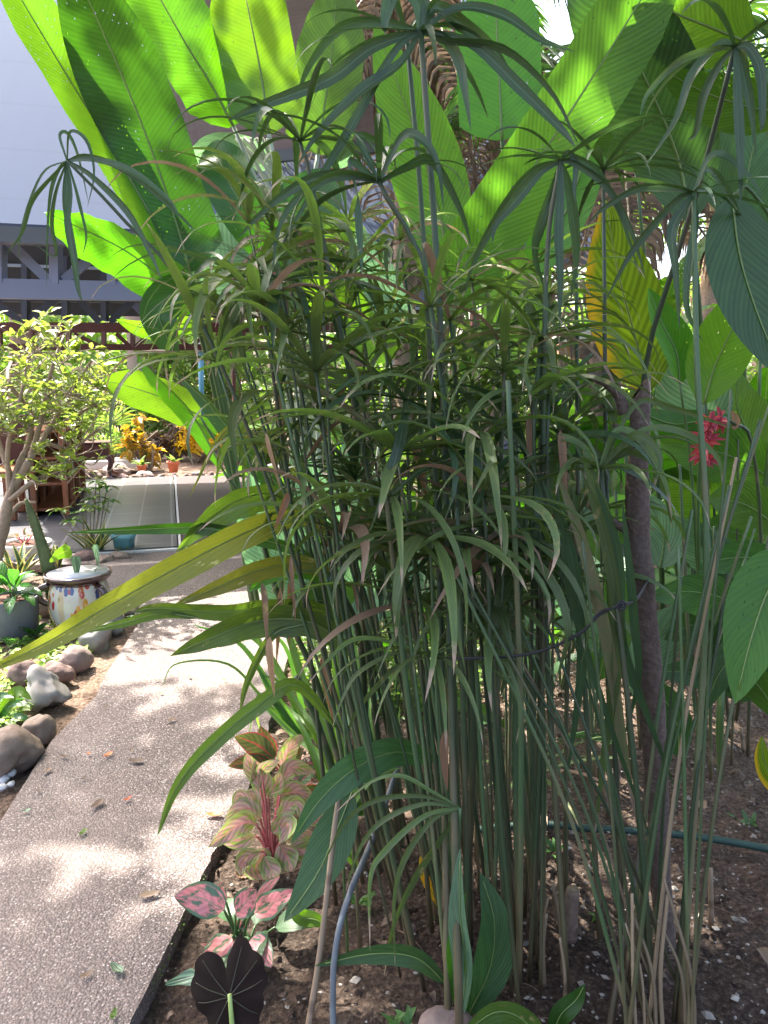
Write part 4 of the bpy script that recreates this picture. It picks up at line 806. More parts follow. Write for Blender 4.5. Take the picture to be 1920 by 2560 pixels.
for pts in [[(760, 1850), (690, 1740), (600, 1610), (480, 1560)], [(750, 1850), (660, 1750), (570, 1660), (440, 1660), (405, 1720)], [(770, 1850), (720, 1720), (640, 1600), (520, 1570)], [(740, 1850), (700, 1770), (650, 1740), (610, 1820)], [(755, 1850), (700, 1780), (660, 1700), (640, 1660)], [(760, 1850), (725, 1800), (690, 1760), (640, 1770), (620, 1850)], [(770, 1850), (740, 1700), (700, 1600), (600, 1560)], [(765, 1850), (735, 1760), (690, 1700), (650, 1690)]]:
    hero(gr, [(x, y, 2.9) for x, y in pts], rng.uniform(9, 26), 'grass', 'blade', fold=.3, nu=2)

# ---------------------------------------------------------------- leaning gingers whose leaves reach over the path
gi = thing('leaning_ginger', 'ginger with olive leaves reaching left over the path, the longest to the left edge', 'ginger plant', G(900, 2240))
for pts, w, m, f, ro in [
    ([(850, 1350, 2.1), (760, 1285, 2.0), (640, 1320, 1.9), (460, 1410, 1.8), (280, 1510, 1.7), (110, 1610, 1.62), (-60, 1690, 1.55)], 86, 'olive', .42, .35),
    ([(830, 1460, 2.1), (760, 1385, 2.1), (640, 1345, 2.1), (500, 1320, 2.1), (330, 1325, 2.1), (165, 1332, 2.1)], 50, 'helicod', .3, .6),
    ([(800, 1330, 2.2), (690, 1240, 2.15), (600, 1250, 2.1), (520, 1300, 2.1), (440, 1380, 2.1)], 95, 'ginger', .5, .7),
    ([(860, 1450, 2.0), (760, 1410, 2.0), (650, 1425, 1.95), (540, 1470, 1.9), (430, 1515, 1.9)], 74, 'olive', .3, .3),
    ([(860, 1470, 2.05), (770, 1420, 2.05), (690, 1430, 2.05), (620, 1480, 2.05)], 80, 'helico', .3, .2),
    ([(900, 1620, 2.0), (820, 1530, 2.0), (700, 1515, 1.95), (560, 1530, 1.9), (400, 1520, 1.85), (330, 1530, 1.85)], 66, 'ginger', .35, .5),
    ([(500, 1545, 1.86), (400, 1535, 1.86), (300, 1560, 1.86), (200, 1582, 1.86)], 34, 'ginger', .2, .4),
    ([(880, 1640, 1.9), (790, 1560, 1.9), (660, 1550, 1.9), (540, 1590, 1.85), (425, 1640, 1.85)], 92, 'ginger', .3, .5),
    ([(760, 1560, 1.9), (680, 1590, 1.9), (620, 1700, 1.9), (598, 1790, 1.9)], 30, 'ginger', .3, .3),
    ([(850, 1830, 1.9), (745, 1712, 1.85), (650, 1760, 1.8), (520, 1870, 1.75), (440, 1970, 1.72), (392, 2095, 1.7)], 62, 'ginger', .3, .35),
    ([(860, 1230, 2.3), (740, 1180, 2.3), (640, 1100, 2.3), (560, 1080, 2.3), (470, 1250, 2.3)], 30, 'olive', .3, .4),
    ([(880, 1560, 2.1), (800, 1500, 2.1), (740, 1560, 2.1), (690, 1590, 2.1)], 110, 'broadd', .3, .3)]:
    leaf_on(gi, pts, w * (.78 if w < 86 or w > 100 else 1), 'lance', m, None, 4, 'greenst', fold=f, roll=ro, roll1=ro * .4, n=30, wave=.08)
for i, pts in enumerate([[(930, 2240), (860, 1960), (790, 1700), (700, 1500), (650, 1330)], [(960, 2230), (900, 1900), (850, 1600), (790, 1350)], [(900, 2200), (850, 1990), (790, 1800), (740, 1690)], [(980, 2220), (940, 1800), (900, 1500), (860, 1250)], [(1000, 2200), (960, 1700), (860, 1350), (720, 1100)], [(940, 2260), (915, 1900), (900, 1600), (830, 1440)], [(1010, 2280), (990, 1900), (930, 1500), (880, 1300)]]):
    stemp(gi, [(x, y, 2.15 + .02 * i) for x, y in pts], rng.uniform(9, 13), 'cull2')
lg = thing('drooping_ginger', 'short ginger with two dark ribbed leaves hanging down to the soil, one torn', 'ginger plant', G(1010, 2330))
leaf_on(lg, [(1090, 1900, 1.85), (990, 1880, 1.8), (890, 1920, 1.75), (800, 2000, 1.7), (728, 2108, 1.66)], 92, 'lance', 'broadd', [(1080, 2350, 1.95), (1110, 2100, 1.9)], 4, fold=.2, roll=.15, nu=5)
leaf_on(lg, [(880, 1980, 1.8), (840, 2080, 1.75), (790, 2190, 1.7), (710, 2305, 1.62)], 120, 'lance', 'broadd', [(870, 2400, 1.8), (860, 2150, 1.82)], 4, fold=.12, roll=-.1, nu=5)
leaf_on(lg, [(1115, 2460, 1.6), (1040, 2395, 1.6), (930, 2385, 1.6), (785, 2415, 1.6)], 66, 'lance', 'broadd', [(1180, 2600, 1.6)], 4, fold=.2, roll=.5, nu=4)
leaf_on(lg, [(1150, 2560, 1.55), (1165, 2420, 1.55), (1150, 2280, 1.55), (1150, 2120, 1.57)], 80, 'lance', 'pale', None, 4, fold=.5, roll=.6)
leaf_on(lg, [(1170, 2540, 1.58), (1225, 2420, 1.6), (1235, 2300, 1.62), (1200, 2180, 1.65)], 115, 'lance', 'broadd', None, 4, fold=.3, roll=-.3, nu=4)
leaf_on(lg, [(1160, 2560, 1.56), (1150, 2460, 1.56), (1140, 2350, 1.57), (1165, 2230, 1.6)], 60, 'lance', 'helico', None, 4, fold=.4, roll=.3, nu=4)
leaf_on(lg, [(1360, 2640, 1.5), (1320, 2560, 1.5), (1240, 2530, 1.5), (1140, 2600, 1.5)], 110, 'lance', 'ginger', None, 4, fold=.2, roll=.8)
leaf_on(lg, [(1380, 2600, 1.55), (1400, 2540, 1.55), (1440, 2500, 1.55), (1462, 2460, 1.55)], 60, 'lance', 'helicod', None, 4, fold=.3)
leaf_on(lg, [(900, 2180, 1.9), (850, 2080, 1.9), (910, 1960, 1.9), (1000, 1920, 1.9)], 46, 'lance', 'lime', None, 4, fold=.3, roll=.5)
for pts in [[(720, 2250), (750, 2290), (790, 2300), (815, 2318)]]:
    leaf_on(lg, [(x, y, 1.72) for x, y in pts], 46, 'lance', 'helicoy', None, 3, fold=.3)
dk = []
for (x, y, L_) in ((1060, 2020, 120), (1120, 1880, 200), (1240, 2330, 160)): pass
de = thing('dead_leaf', 'dry tan leaf hanging folded among the sedge stems left of centre', 'dead leaf', W(1110, 1850, 1.6))
hero(de, [(1115, 1820, 1.6), (1110, 1880, 1.6), (1118, 1980, 1.6)], 26, 'lance', 'dry', name='blade', nu=2, fold=.4)
de = thing('dead_leaf', 'bright orange dead leaf standing at the foot of the sedge', 'dead leaf', W(1070, 2200, 1.9))
hero(de, [(1050, 2140, 1.9), (1065, 2200, 1.9), (1098, 2272, 1.9)], 26, 'lance', 'crotono', name='blade', nu=2, fold=.3)
# cane, pipe, stake, wire, hoses, stumps
o = thing('cane', 'thin brown cane pushed into the soil beside the grey pipe', 'cane', G(768, 2560)); stemp(o, [(765, 2600, 1.55), (800, 2380, 1.62), (835, 2080, 1.7), (852, 1960, 1.75)], 10, 'cane', 8, name='rod')
o = thing('water_pipe', 'grey plastic pipe rising out of the soil and curving into the plants', 'pipe', G(835, 2560)); mb = MB(); tube(mb, [W(838, 2680, 1.5), W(832, 2520, 1.56), (W(838, 2380, 1.6)), W(868, 2250, 1.66), W(930, 2100, 1.85), W(980, 1960, 2.05), W(1010, 1850, 2.2)], .0075, .0075, 30, 10); mb.build('tube', M['hose'], o)
st = thing('stake', 'weathered wooden stake with a slanted broken top and branch stubs', 'stake', G(1655, 2360))
def knob(mb, pts, rs, n, sides, seed):
    P = cr(pts, n); vs = []; 
    for i, p in enumerate(P):
        T = (P[min(i + 1, n)] - P[max(i - 1, 0)]).normalized(); A = T.cross(Vector((.3, .9, .2))).normalized(); B = T.cross(A); t = i / n * (len(rs) - 1); k = min(int(t), len(rs) - 2); r = rs[k] + (rs[k + 1] - rs[k]) * (t - k)
        for j in range(sides):
            a = 6.2832 * j / sides; q = r * (1 + .16 * noise.noise(Vector((math.cos(a) * 1.2, math.sin(a) * 1.2, i * .35 + seed))) + .08 * noise.noise(Vector((math.cos(a) * 4, math.sin(a) * 4, i * 1.2))))
            vs.append(p + (A * math.cos(a) + B * math.sin(a)) * q)
    fs = [(i * sides + j, i * sides + (j + 1) % sides, (i + 1) * sides + (j + 1) % sides, (i + 1) * sides + j) for i in range(n) for j in range(sides)]
    fs += [tuple(range(sides - 1, -1, -1)), tuple(n * sides + j for j in range(sides))]
    return vs, fs
mb = MB(); SB = [W(1668, 2420, 1.84), W(1650, 2150, 1.85), W(1630, 1750, 1.86), W(1595, 1350, 1.87), W(1598, 1100, 1.87), W(1605, 935, 1.87)]
vs, fs = knob(mb, SB, [.026, .027, .032, .030, .024, .021], 60, 16, 1.)
top = SB[-1]
for i in range(-17, 0):   # slanted break at the top
    vs[i] = vs[i]
for j in range(len(vs)):
    v = vs[j]; lim = top.z - .004 - max(0, (top.x + .018 - v.x)) * 1.6
    if v.z > lim: vs[j] = Vector((v.x, v.y, lim))
mb.add(vs, fs, 0, .5); mb.build('post', M['stake'], st)
for pts, r in [([(1560, 1035, 1.87), (1548, 990, 1.87), (1510, 955, 1.86), (1470, 938, 1.86)], .011), ([(1572, 1105, 1.87), (1555, 1085, 1.87), (1537, 1060, 1.87)], .006), ([(1565, 1325, 1.87), (1530, 1300, 1.86), (1505, 1278, 1.86)], .009)]:
    mb = MB(); vs, fs = knob(mb, [W(*p) for p in pts], [r * 1.4, r, r], 12, 9, 3.); mb.add(vs, fs, 0, .5); mb.build('branch_stub', M['stake'], st)
wr = thing('tie_wire', 'black twisted wire looped round the sedge stems and the stake', 'wire', W(1560, 1520, 1.8))
for off in (0, 7):
    mb = MB(); tube(mb, [W(1078 + off, 1638 + off, 1.72), W(1160, 1648 - off * .5, 1.6), W(1330, 1632 + off * .4, 1.55), W(1450, 1585 - off * .6, 1.5), W(1500, 1530 + off, 1.5), W(1560, 1515 - off, 1.5), W(1590, 1495 + off, 1.72), W(1620, 1450, 1.83)], .0024, .0024, 40, 6); mb.build('strand', M['cord'], wr)
mb = MB(); tube(mb, [W(1620, 1450, 1.83), W(1590, 1440, 1.95), W(1450, 1462, 2.2), W(1250, 1492, 2.2), W(1180, 1500, 2.1)], .0022, .0022, 24, 6); mb.build('strand', M['cord'], wr)
mb = MB(); tube(mb, [W(1552, 1512, 1.49) + Vector((.008 * math.cos(a), -.006, .009 * math.sin(a))) for a in [k * .9 for k in range(14)]], .0024, .0024, 26, 5); mb.build('knot', M['cord'], wr)
o = thing('garden_hose', 'green hose lying across the soil behind the sedge stems', 'hose', G(1600, 2100)); mb = MB(); tube(mb, [G(1200, 2080) + Vector((0, 0, .01)), G(1350, 2075) + Vector((0, 0, .02)), G(1480, 2085) + Vector((0, 0, .02)), G(1640, 2095) + Vector((0, 0, .02)), G(1800, 2115) + Vector((0, 0, .02)), G(1990, 2150) + Vector((0, 0, .02))], .012, .012, 30, 9); mb.build('tube', M['hoseg'], o)
o = thing('irrigation_pipe', 'black irrigation pipe lying on the pale mulch right of the stake', 'pipe', G(1700, 1610)); mb = MB(); tube(mb, [G(1560, 1600) + Vector((0, 0, .02)), G(1700, 1610) + Vector((0, 0, .03)), G(1850, 1620) + Vector((0, 0, .02)), G(2000, 1640) + Vector((0, 0, .02))], .014, .014, 16, 8); mb.build('tube', M['cord'], o)
for (x, y, Y, h, r, lb) in [(1425, 2330, 2.0, .13, .018, 'short sawn brown stump behind the green sedge stems')]:
    o = thing('cut_stump', lb, 'stump', G(x, y)); g = G(x, y); mb = MB(); vs, fs = knob(mb, [g - Vector((0, 0, .03)), g + Vector((.002, 0, h))], [r * 1.1, r], 8, 12, 5.); mb.add(vs, fs, 0, .5); mb.build('wood', M['bark'], o)
    mb = MB(); tube(mb, [g + Vector((.002, 0, h)), g + Vector((.002, 0, h + .003))], r * .86, r * .8, 2, 12); mb.build('cut_face', M['tan'], o)
for i, (x, y) in enumerate([(1280, 2020), (1470, 1930), (1545, 1960), (1380, 1900), (1760, 1820), (1640, 1890), (1350, 2150), (1300, 2260), (1520, 2030), (1700, 2330), (1860, 1870), (1780, 2300)]):
    g = G(x, y); mb = MB(); h = rng.uniform(.07, .16); tube(mb, [g - Vector((0, 0, .02)), g + Vector((rng.uniform(-.02, .02), 0, h))], .008, .006, 4, 7); q = mb.build('cut_stalk', M['cane'], loc=g)
    tag(q, ['cut stalk stub behind the hose just left of the sawn stump', 'cut stalk stub beyond the green hose left of the stake', 'cut stalk stub touching the stake on its left, beyond the hose', 'cut stalk stub farthest back behind the clump centre', 'farthest cut stalk stub on the right, in pale mulch', 'cut stalk stub hidden behind the stake foot', 'cut stalk stub in front of the green hose', 'cut stalk stub nearest the left sedge foot', 'cut stalk stub standing against the green hose', 'nearest cut stalk stub right of the stake foot', 'cut stalk stub at the far right behind the hose', 'cut stalk stub at the right in front of the hose'][i], 'stalk', 'cut stalk stubs in the right bed')

# red ginger flower
rf = thing('red_ginger', 'red ginger with a long red bloom hanging right of the stake', 'ginger plant', G(1840, 1800))
stemp(rf, [(1840, 1800, 2.55), (1900, 1400, 2.5), (1880, 1110, 2.45), (1835, 1060, 2.42), (1800, 1040, 2.4)], 5, 'cull2')
rr_ = random.Random(4); mb = MB()
for i in range(95):
    k = i / 94; c = cr([W(1810, 1045, 2.4), W(1775, 1060, 2.4), W(1765, 1100, 2.4), W(1760, 1150, 2.4)], 94)[i]; fat = (1.2 if k < .35 else .6 if k < .6 else 1.35)
    d = Vector((rr_.gauss(0, 1), rr_.gauss(0, .8), rr_.gauss(-.3, .8))).normalized()
    L_ = .040 * fat * rr_.uniform(.7, 1.2); ribbon(mb, [c, c + d * L_ * .5 + Vector((0, 0, .003)), c + d * L_ - Vector((0, 0, .004))], .0075, 'lance', 5, 1, 'cam', fold=.5, rnd=rr_.random())
mb.build('flower', M['redfl'], rf)
hero(rf, [(1835, 1075, 2.42), (1840, 1050, 2.42), (1828, 1025, 2.42)], 20, 'lance', 'dry', name='bract')
rf2 = thing('heliconia_bloom', 'hanging red heliconia bloom with yellow tips behind the left sedge heads', 'flower', W(675, 640, 3.4)); mb = MB()
tube(mb, [W(690, 560, 3.4), W(680, 620, 3.4), W(660, 700, 3.4), W(650, 760, 3.4)], .006, .004, 10, 6); mb.build('stalk', M['redst'], rf2)
for i in range(7):
    y = 600 + i * 26; s = 1 if i % 2 else -1; hero(rf2, [(680 - i * 4, y, 3.4), (680 + s * 16 - i * 4, y + 4, 3.4), (680 + s * 38 - i * 4, y - 4, 3.4)], 18, 'lance', 'redfl', name='bract', nu=2, n=8, fold=.5)
rf3 = thing('heliconia_bloom', 'small red heliconia bloom high behind the top right sedge heads', 'flower', W(1680, 440, 3.5))
for i in range(6):
    y = 425 + i * 14; s = 1 if i % 2 else -1; hero(rf3, [(1682, y, 3.5), (1682 + s * 14, y + 6, 3.5), (1682 + s * 30, y - 4, 3.5)], 18, 'lance', 'redfl', name='bract', nu=2, n=8, fold=.5)

# ---------------------------------------------------------------- filler plants on the right and middle
def bigplant(name, label, cat, b, n, L, hw, mat, H=1.2, e=(35, 85), droop=70, kind='lance', seed=1, group=None, petr=.007, pm='greenst', az0=0, span=6.283):
    rr = random.Random(seed); root = thing(name, label, cat, b, group); b = Vector(b)
    for i in range(n):
        az = az0 + span * (i + rr.uniform(-.4, .4)) / n; e0 = rr.uniform(*e); h = H * rr.uniform(.35, 1.05)
        s = arc(b + Vector((rr.uniform(-.06, .06), rr.uniform(-.06, .06), -.02)), az, min(88, e0 + 14), h, 16, 4)
        pts = arc(s[-1], az, e0, L * rr.uniform(.7, 1.15), droop * rr.uniform(.6, 1.3))
        mb = MB(); ribbon(mb, pts, hw * rr.uniform(.7, 1.15), kind, 14, 3, 'up', fold=rr.uniform(.05, .35), roll=rr.uniform(-.6, .6), wave=.05)
        m = rr.choice(mat) if isinstance(mat, (list, tuple)) else mat
        lf = mb.build('leaf', M[m], root); mb = MB(); tube(mb, s, petr, petr * .6, 8, 6); mb.build('petiole', M[pm], lf)
    return root
BP = [
 ('canna', 'bright broad leaved canna behind the sedge just left of centre', (930, 1480), 10, .75, .13, ['helico', 'broad'], 1.0, 3),
 ('canna', 'tall sunlit canna seen behind the centre of the sedge', (1130, 1460), 10, .8, .13, ['helico', 'broad', 'helicoy'], 1.5, 4),
 ('canna', 'lush canna filling the gap left of the wooden stake', (1400, 1500), 11, .7, .13, ['broad', 'helico', 'pale'], 1.1, 5),
 ('elephant_ear', 'pale elephant ear behind the yellowing heliconia leaf', (1720, 1420), 9, .6, .20, ['pale', 'pale', 'broad'], 1.3, 6),
 ('elephant_ear', 'low elephant ear with thick pale stalks right of the stake foot', (1710, 1600), 6, .42, .12, ['pale', 'helico'], .45, 7),
 ('canna', 'tall canna at the right edge behind the dark hanging leaf', (1900, 1480), 10, .8, .14, ['broad', 'helico'], 1.9, 8),
 ('canna', 'dense green canna behind the red ginger bloom', (1820, 1560), 10, .7, .13, ['broad', 'broadd', 'helico'], 1.2, 9),
 ('ginger_bush', 'ginger bush with narrow leaves in the middle distance right of centre', (1280, 1430), 12, .55, .08, ['broad', 'helico'], 1.2, 10),
 ('ginger_bush', 'narrow leaved ginger beside the palm trunk', (1560, 1420), 12, .55, .08, ['helico', 'broad', 'helicoy'], 1.2, 11),
 ('canna', 'small canna near the green hose behind the bare stems', (1300, 1900), 7, .4, .05, ['broadd', 'broad'], .35, 12),
 ('elephant_ear', 'pale leaf plant low behind the tied stems', (1380, 1720), 6, .42, .12, ['pale', 'broad'], .55, 13),
 ('canna', 'canna between the calathea and the sedge foot', (960, 1780), 8, .5, .09, ['broad', 'helico', 'pale'], .6, 14),
 ('canna', 'sunlit yellow green canna behind the leaning ginger stems', (1010, 1560), 9, .6, .10, ['helicoy', 'helico', 'broad'], .9, 15),
]
BP += [('canna', 'broad dark canna just behind the stake foot', (1560, 1720), 9, .6, .11, ['broad', 'broadd', 'pale'], .8, 21),
 ('canna', 'broad leaved canna low at the right edge behind the smooth pale leaf', (1880, 1700), 9, .6, .12, ['broad', 'broadd', 'pale'], .9, 22),
 ('ginger_bush', 'dense ginger filling the gap between the two sedge clumps', (1480, 1600), 12, .5, .08, ['broad', 'helico', 'broadd'], .9, 23),
 ('canna', 'tall canna behind the yellowing heliconia, left of the right edge', (1740, 1500), 11, .75, .12, ['broad', 'helico', 'broadd'], 1.7, 24),
 ('canna', 'tall canna behind the hanging dead palm fronds', (1540, 1440), 11, .8, .12, ['broad', 'helico', 'helicoy'], 2.0, 25)]
for nm, lb, (x, y), n, L_, hw, mt, H, sd in BP:
    bigplant(nm, lb, nm.replace('_', ' '), G(x, y), n, L_, hw, mt, H, seed=sd, kind='oval' if nm == 'elephant_ear' else 'lance')
# ---------------------------------------------------------------- palms behind
def frond(mb_l, mb_r, P, nl, ll, hw, hang, seed):
    rr = random.Random(seed); C = cr(P, 40); tube(mb_r, P, .014, .004, 20, 6)
    for i in range(nl):
        k = 4 + int(34 * i / nl); c = C[k]; T = (C[k + 1] - C[k - 1]).normalized(); S = T.cross(Vector((0, 0, 1)))
        if S.length < .1: S = Vector((1, 0, 0))
        S.normalize()
        for s in (-1, 1):
            l = ll * math.sin(math.pi * (.12 + .8 * i / nl)) ** .6 * rr.uniform(.85, 1.1); d = (S * s + T * .55 + Vector((0, 0, rr.uniform(-.1, .25)))).normalized()
            p2 = c + d * l * .5; p3 = p2 + (d * (1 - hang) + Vector((0, 0, -hang))).normalized() * l * .5
            ribbon(mb_l, [c, p2, p3], hw, 'strap', 5, 1, 'cam', fold=.3, rnd=rr.random())
def palm(label, base, topz, r, fr, dead, seed, lean=0., trunkmat='bark'):
    rr = random.Random(seed); b = Vector(base); root = thing('palm_tree', label, 'palm', b); top = b + Vector((lean, 0, topz))
    mb = MB(); vs, fs = knob(mb, [b - Vector((0, 0, .1)), b.lerp(top, .5) + Vector((lean * .1, 0, 0)), top], [r * 1.15, r, r * .9], 60, 14, seed); mb.add(vs, fs, 0, .5)
    for i in range(int(topz * 55)):   # old leaf bases
        z = rr.uniform(0, topz); a = rr.random() * 6.283; c = b.lerp(top, z / topz) + Vector((math.cos(a), math.sin(a), 0)) * r * .95; d = Vector((math.cos(a), math.sin(a), 1.1)).normalized()
        ribbon(mb, [c - d * .02, c + d * r * .45, c + d * r * .8 + Vector((0, 0, .01))], r * .32, 'strap', 4, 1, 'cam', fold=.6, rnd=rr.random())
    mb.build('trunk', M[trunkmat], root)
    for i in range(fr + dead):
        a = 6.283 * i / (fr + dead) * 1.0 + rr.uniform(-.2, .2); dd_ = i % 2 == 1 and dead > 0 and i // 2 < dead
        e = rr.uniform(-70, -30) if dd_ else rr.uniform(0, 55); P = arc(top, a, e, rr.uniform(1.6, 2.3), 10 if dd_ else 75, 5); ml = MB(); mr = MB()
        frond(ml, mr, P, 40, .42, .011, .75 if dd_ else .45, seed * 50 + i); q = mr.build('frond', M['cane' if dd_ else 'greenst'], root); ml.build('leaflets', M['brown' if dd_ else 'frond'], q)
palm('shaggy palm with a dark rough trunk behind the yellow leaf', W(1470, 1420, 5.6) * 1 - Vector((0, 0, W(1470, 1420, 5.6).z)), 3.1, .115, 10, 6, 3, .08)
palm('tall palm whose brown dead fronds hang behind the top of the sedge', Vector((W(1010, 900, 6.4).x, 6.4, 0)), 4.6, .085, 14, 10, 5)
palm('palm with fine hanging fronds behind the big slanting leaf', Vector((W(1240, 900, 7.2).x, 7.2, 0)), 4.6, .09, 13, 7, 8)
palm('distant palm at the right edge of the garden', Vector((W(1960, 900, 7.5).x, 7.5, 0)), 3.9, .12, 14, 4, 9)
palm('slim palm between the brown screen and the dead palm fronds', Vector((W(900, 900, 8.2).x, 8.2, 0)), 3.6, .10, 12, 5, 10)

# ---------------------------------------------------------------- left garden
def G_(x, y, z=0.): return G(x, y, z)
# border stones
RK = [((20, 1915), (.15, .15, .115), 'stone4', 1.3, .3, .5, 'large grey brown boulder at the left edge, nearest of the path border'),
      ((92, 1848), (.075, .09, .075), 'stone4', 2.7, .3, .3, 'rounded tan stone between the nearest boulder and the pale rock'),
      ((112, 1745), (.105, .15, .115), 'stone2', 3.9, .45, .9, 'pale jagged rock with white veins beside the path'),
      ((62, 1708), (.08, .10, .085), 'stone3', 5.1, .2, .2, 'smooth brown stone tucked behind the pale jagged rock'),
      ((148, 1700), (.085, .075, .07), 'stone3', 6.4, .35, .5, 'dark angular red brown stone beside the round stone'),
      ((190, 1670), (.095, .09, .085), 'stone1', 7.2, .12, .0, 'round smooth brown stone with a small pit'),
      ((245, 1615), (.10, .12, .13), 'stone2', 8.6, .5, .9, 'tall pale grey rock beyond the round brown stone'),
      ((285, 1575), (.07, .10, .11), 'stone2', 9.9, .5, .9, 'pale upright rock under the tip of the grey green leaf'),
      ((325, 1535), (.09, .07, .06), 'stone4', 11.3, .3, .5, 'small tan stone at the far end of the path border'),
      ((112, 1530), (.13, .10, .09), 'stone4', 12.2, .2, .2, 'smooth tan boulder between the cactus and the grey pot'),
      ((210, 1408), (.12, .09, .075), 'stone3', 13.1, .2, .3, 'flat dark stone behind the painted pot'),
      ((262, 1412), (.09, .08, .06), 'stone4', 14.5, .4, .6, 'pitted stone right of the dark stone behind the painted pot'),
      ((305, 1402), (.12, .08, .055), 'stone4', 15.2, .3, .3, 'low pale stone in front of the teal pot'),
      ((10, 1440), (.12, .10, .09), 'stone4', 16.8, .3, .3, 'pale stone left of the leafy grey pot'),
      ((60, 1425), (.09, .07, .05), 'stone4', 17.8, .3, .3, 'small stone in front of the white bowl'),
      ((110, 1425), (.13, .09, .06), 'stone4', 18.8, .3, .3, 'buff stone behind the cactus stem')]
for (x, y), s, m, sd, ro, fc, lb in RK:
    s = tuple(k * .88 for k in s); ro *= 1.15
    g = G(x, y); mb = MB(); rockmesh(mb, g + Vector((0, 0, s[2] * .55)), s, sd, ro, fc); tag(mb.build('rock', M[m], loc=g), lb, 'rock')
for i, (x, y, s) in enumerate([(12, 1955, .022), (25, 1940, .026), (5, 1975, .02), (28, 1965, .016)]):
    g = G(x, y); mb = MB(); rockmesh(mb, g + Vector((0, 0, s * .5)), (s, s * .8, s * .6), 30 + i, .2); tag(mb.build('pebble', M['white'], loc=g), ['white pebble at the left, touching the nearest boulder', 'largest white pebble at the foot of the nearest boulder', 'white pebble at the picture edge below the others', 'smallest white pebble by the nearest boulder'][i], 'pebble', 'white pebbles beside the nearest boulder')
for i in range(26):
    u_ = -2.2 + i * .17; g = PV(u_, 4.68 + rng.uniform(-.03, .05), .02); s = rng.uniform(.05, .10); mb = MB(); rockmesh(mb, g + Vector((0, 0, .02)), (s, s * .7, s * .62), 50 + i * 1.7, .3, .3); tag(mb.build('edging_stone', M[rng.choice(('stone1', 'stone3', 'stone4'))], loc=g), 'small brown edging stone along the back of the tiled floor', 'stone', 'edging stones along the back of the tiled floor')
for i, (u_, v_, s) in enumerate([(-1.3, 5.0, .2), (-1.1, 4.9, .15), (-.8, 5.3, .22), (1.2, 5.0, .22), (1.5, 5.1, .16), (-.4, 4.85, .14)]):
    g = PV(u_, v_, 0); mb = MB(); rockmesh(mb, g + Vector((0, 0, s * .3)), (s, s * .8, s * .55), 90 + i * 1.9, .35, .5); tag(mb.build('rock', M['stone2' if i > 2 else 'stone1'], loc=g), ['brown boulder beside the curved leg table', 'brown boulder touching its bigger neighbour near the table', 'large brown boulder beyond the tiled floor', 'pale boulder under the yellow croton', 'smaller pale boulder right of the croton', 'pale rock by the first red pot'][i], 'rock')
# pots
def potlathe(name, label, cat, g, prf, mat, soilr=None, soilz=None, rim=None, sq=0, sides=32):
    root = thing(name, label, cat, g); mb = MB(); lathe(mb, g, prf, sides, .5, sq); mb.build('body', M[mat], root)
    if soilr: mb = MB(); lathe(mb, g, [(soilr * .2, soilz + .004), (soilr, soilz)][::-1], sides, .5, sq); mb.build('soil', M['soilp'], root)
    if rim: mb = MB(); lathe(mb, g, rim[0], sides, .5, sq); mb.build('rim', M[rim[1]], root)
    return root
gt = G(205, 1572); h = .33
tp = potlathe('talavera_pot', 'painted glazed pot with a maroon rim and colourful flower pattern', 'pot', gt,
    [(.10, 0), (.135, .03), (.168, .10), (.176, .17), (.168, .24), (.155, .29), (.15, .305), (.14, .305), (.145, .28), (.15, .2)], 'tala', .155, .29, ([(.153, .29), (.182, .318), (.190, .335), (.187, .348), (.175, .350), (.16, .338), (.14, .30)], 'potrim'))
mb = MB(); lathe(mb, gt, [(.172, .347), (.15, .325), (.135, .30)], 32); mb.build('glazed_lip', M['white'], tp)
for a in (200, 330):
    d = Vector((math.cos(R(a)), math.sin(R(a)), 0)); mb = MB(); tube(mb, [gt + d * .158 + Vector((0, 0, .285)), gt + d * .212 + Vector((0, 0, .26)), gt + d * .212 + Vector((0, 0, .20)), gt + d * .168 + Vector((0, 0, .17))], .02, .02, 12, 10); mb.build('handle', M['potrim'], tp)
pa = thing('caladium', 'sparse pale striped seedling leaves growing in the painted pot', 'caladium', gt + Vector((0, 0, .29)))
for dx, w, m, tilt in ((.11, .022, 'palestripe', 2), (-.02, .024, 'palestripe', 1), (.0, .018, 'palestripe', -1)):
    c = gt + Vector((dx, 0, .30)); mb = MB(); hgt = .15 if dx > .05 else .08; tube(mb, [gt + Vector((dx * .6, 0, .28)), c + Vector((.01, 0, hgt * .6))], .003, .002, 4, 5); s_ = mb.build('stem', M['greenst'], pa)
    mb = MB(); ribbon(mb, [c + Vector((.0, 0, hgt + .06)), c + Vector((.01, -.01, hgt)), c + Vector((.03 * tilt * .4, -.02, hgt - .08))], w, 'heart', 10, 3, 'cam', fold=.3, roll=.4); mb.build('leaf', M[m], s_)
mb = MB(); ribbon(mb, [gt + Vector((-.03, 0, .48)), gt + Vector((-.09, -.02, .46)), gt + Vector((-.15, -.03, .41))], .05, 'heart', 10, 3, 'cam', roll=.4); mb.build('leaf', M['helicoy'], pa)
gg = G(32, 1590)
potlathe('grey_pot', 'plain dark grey round pot at the left edge holding a leafy plant', 'pot', gg, [(.115, 0), (.14, .02), (.155, .22), (.155, .235), (.145, .235), (.14, .21)], 'potg', .145, .215)
pl = thing('peace_lily', 'glossy green leafy plant growing in the grey pot', 'peace lily', gg + Vector((0, 0, .22)))
rosette(pl, gg + Vector((.02, 0, .21)), 19, .20, .036, 'lance', M['peace'], (10, 85), 70, st=.09, str_=.003, fold=.2, wave=.05, nu=3)
gw = G(68, 1398)
potlathe('white_bowl', 'mossy white bowl planter left of the cactus', 'planter', gw, [(.10, 0), (.15, .04), (.185, .11), (.195, .125), (.195, .145), (.18, .145), (.17, .12)], 'potw', .175, .125)
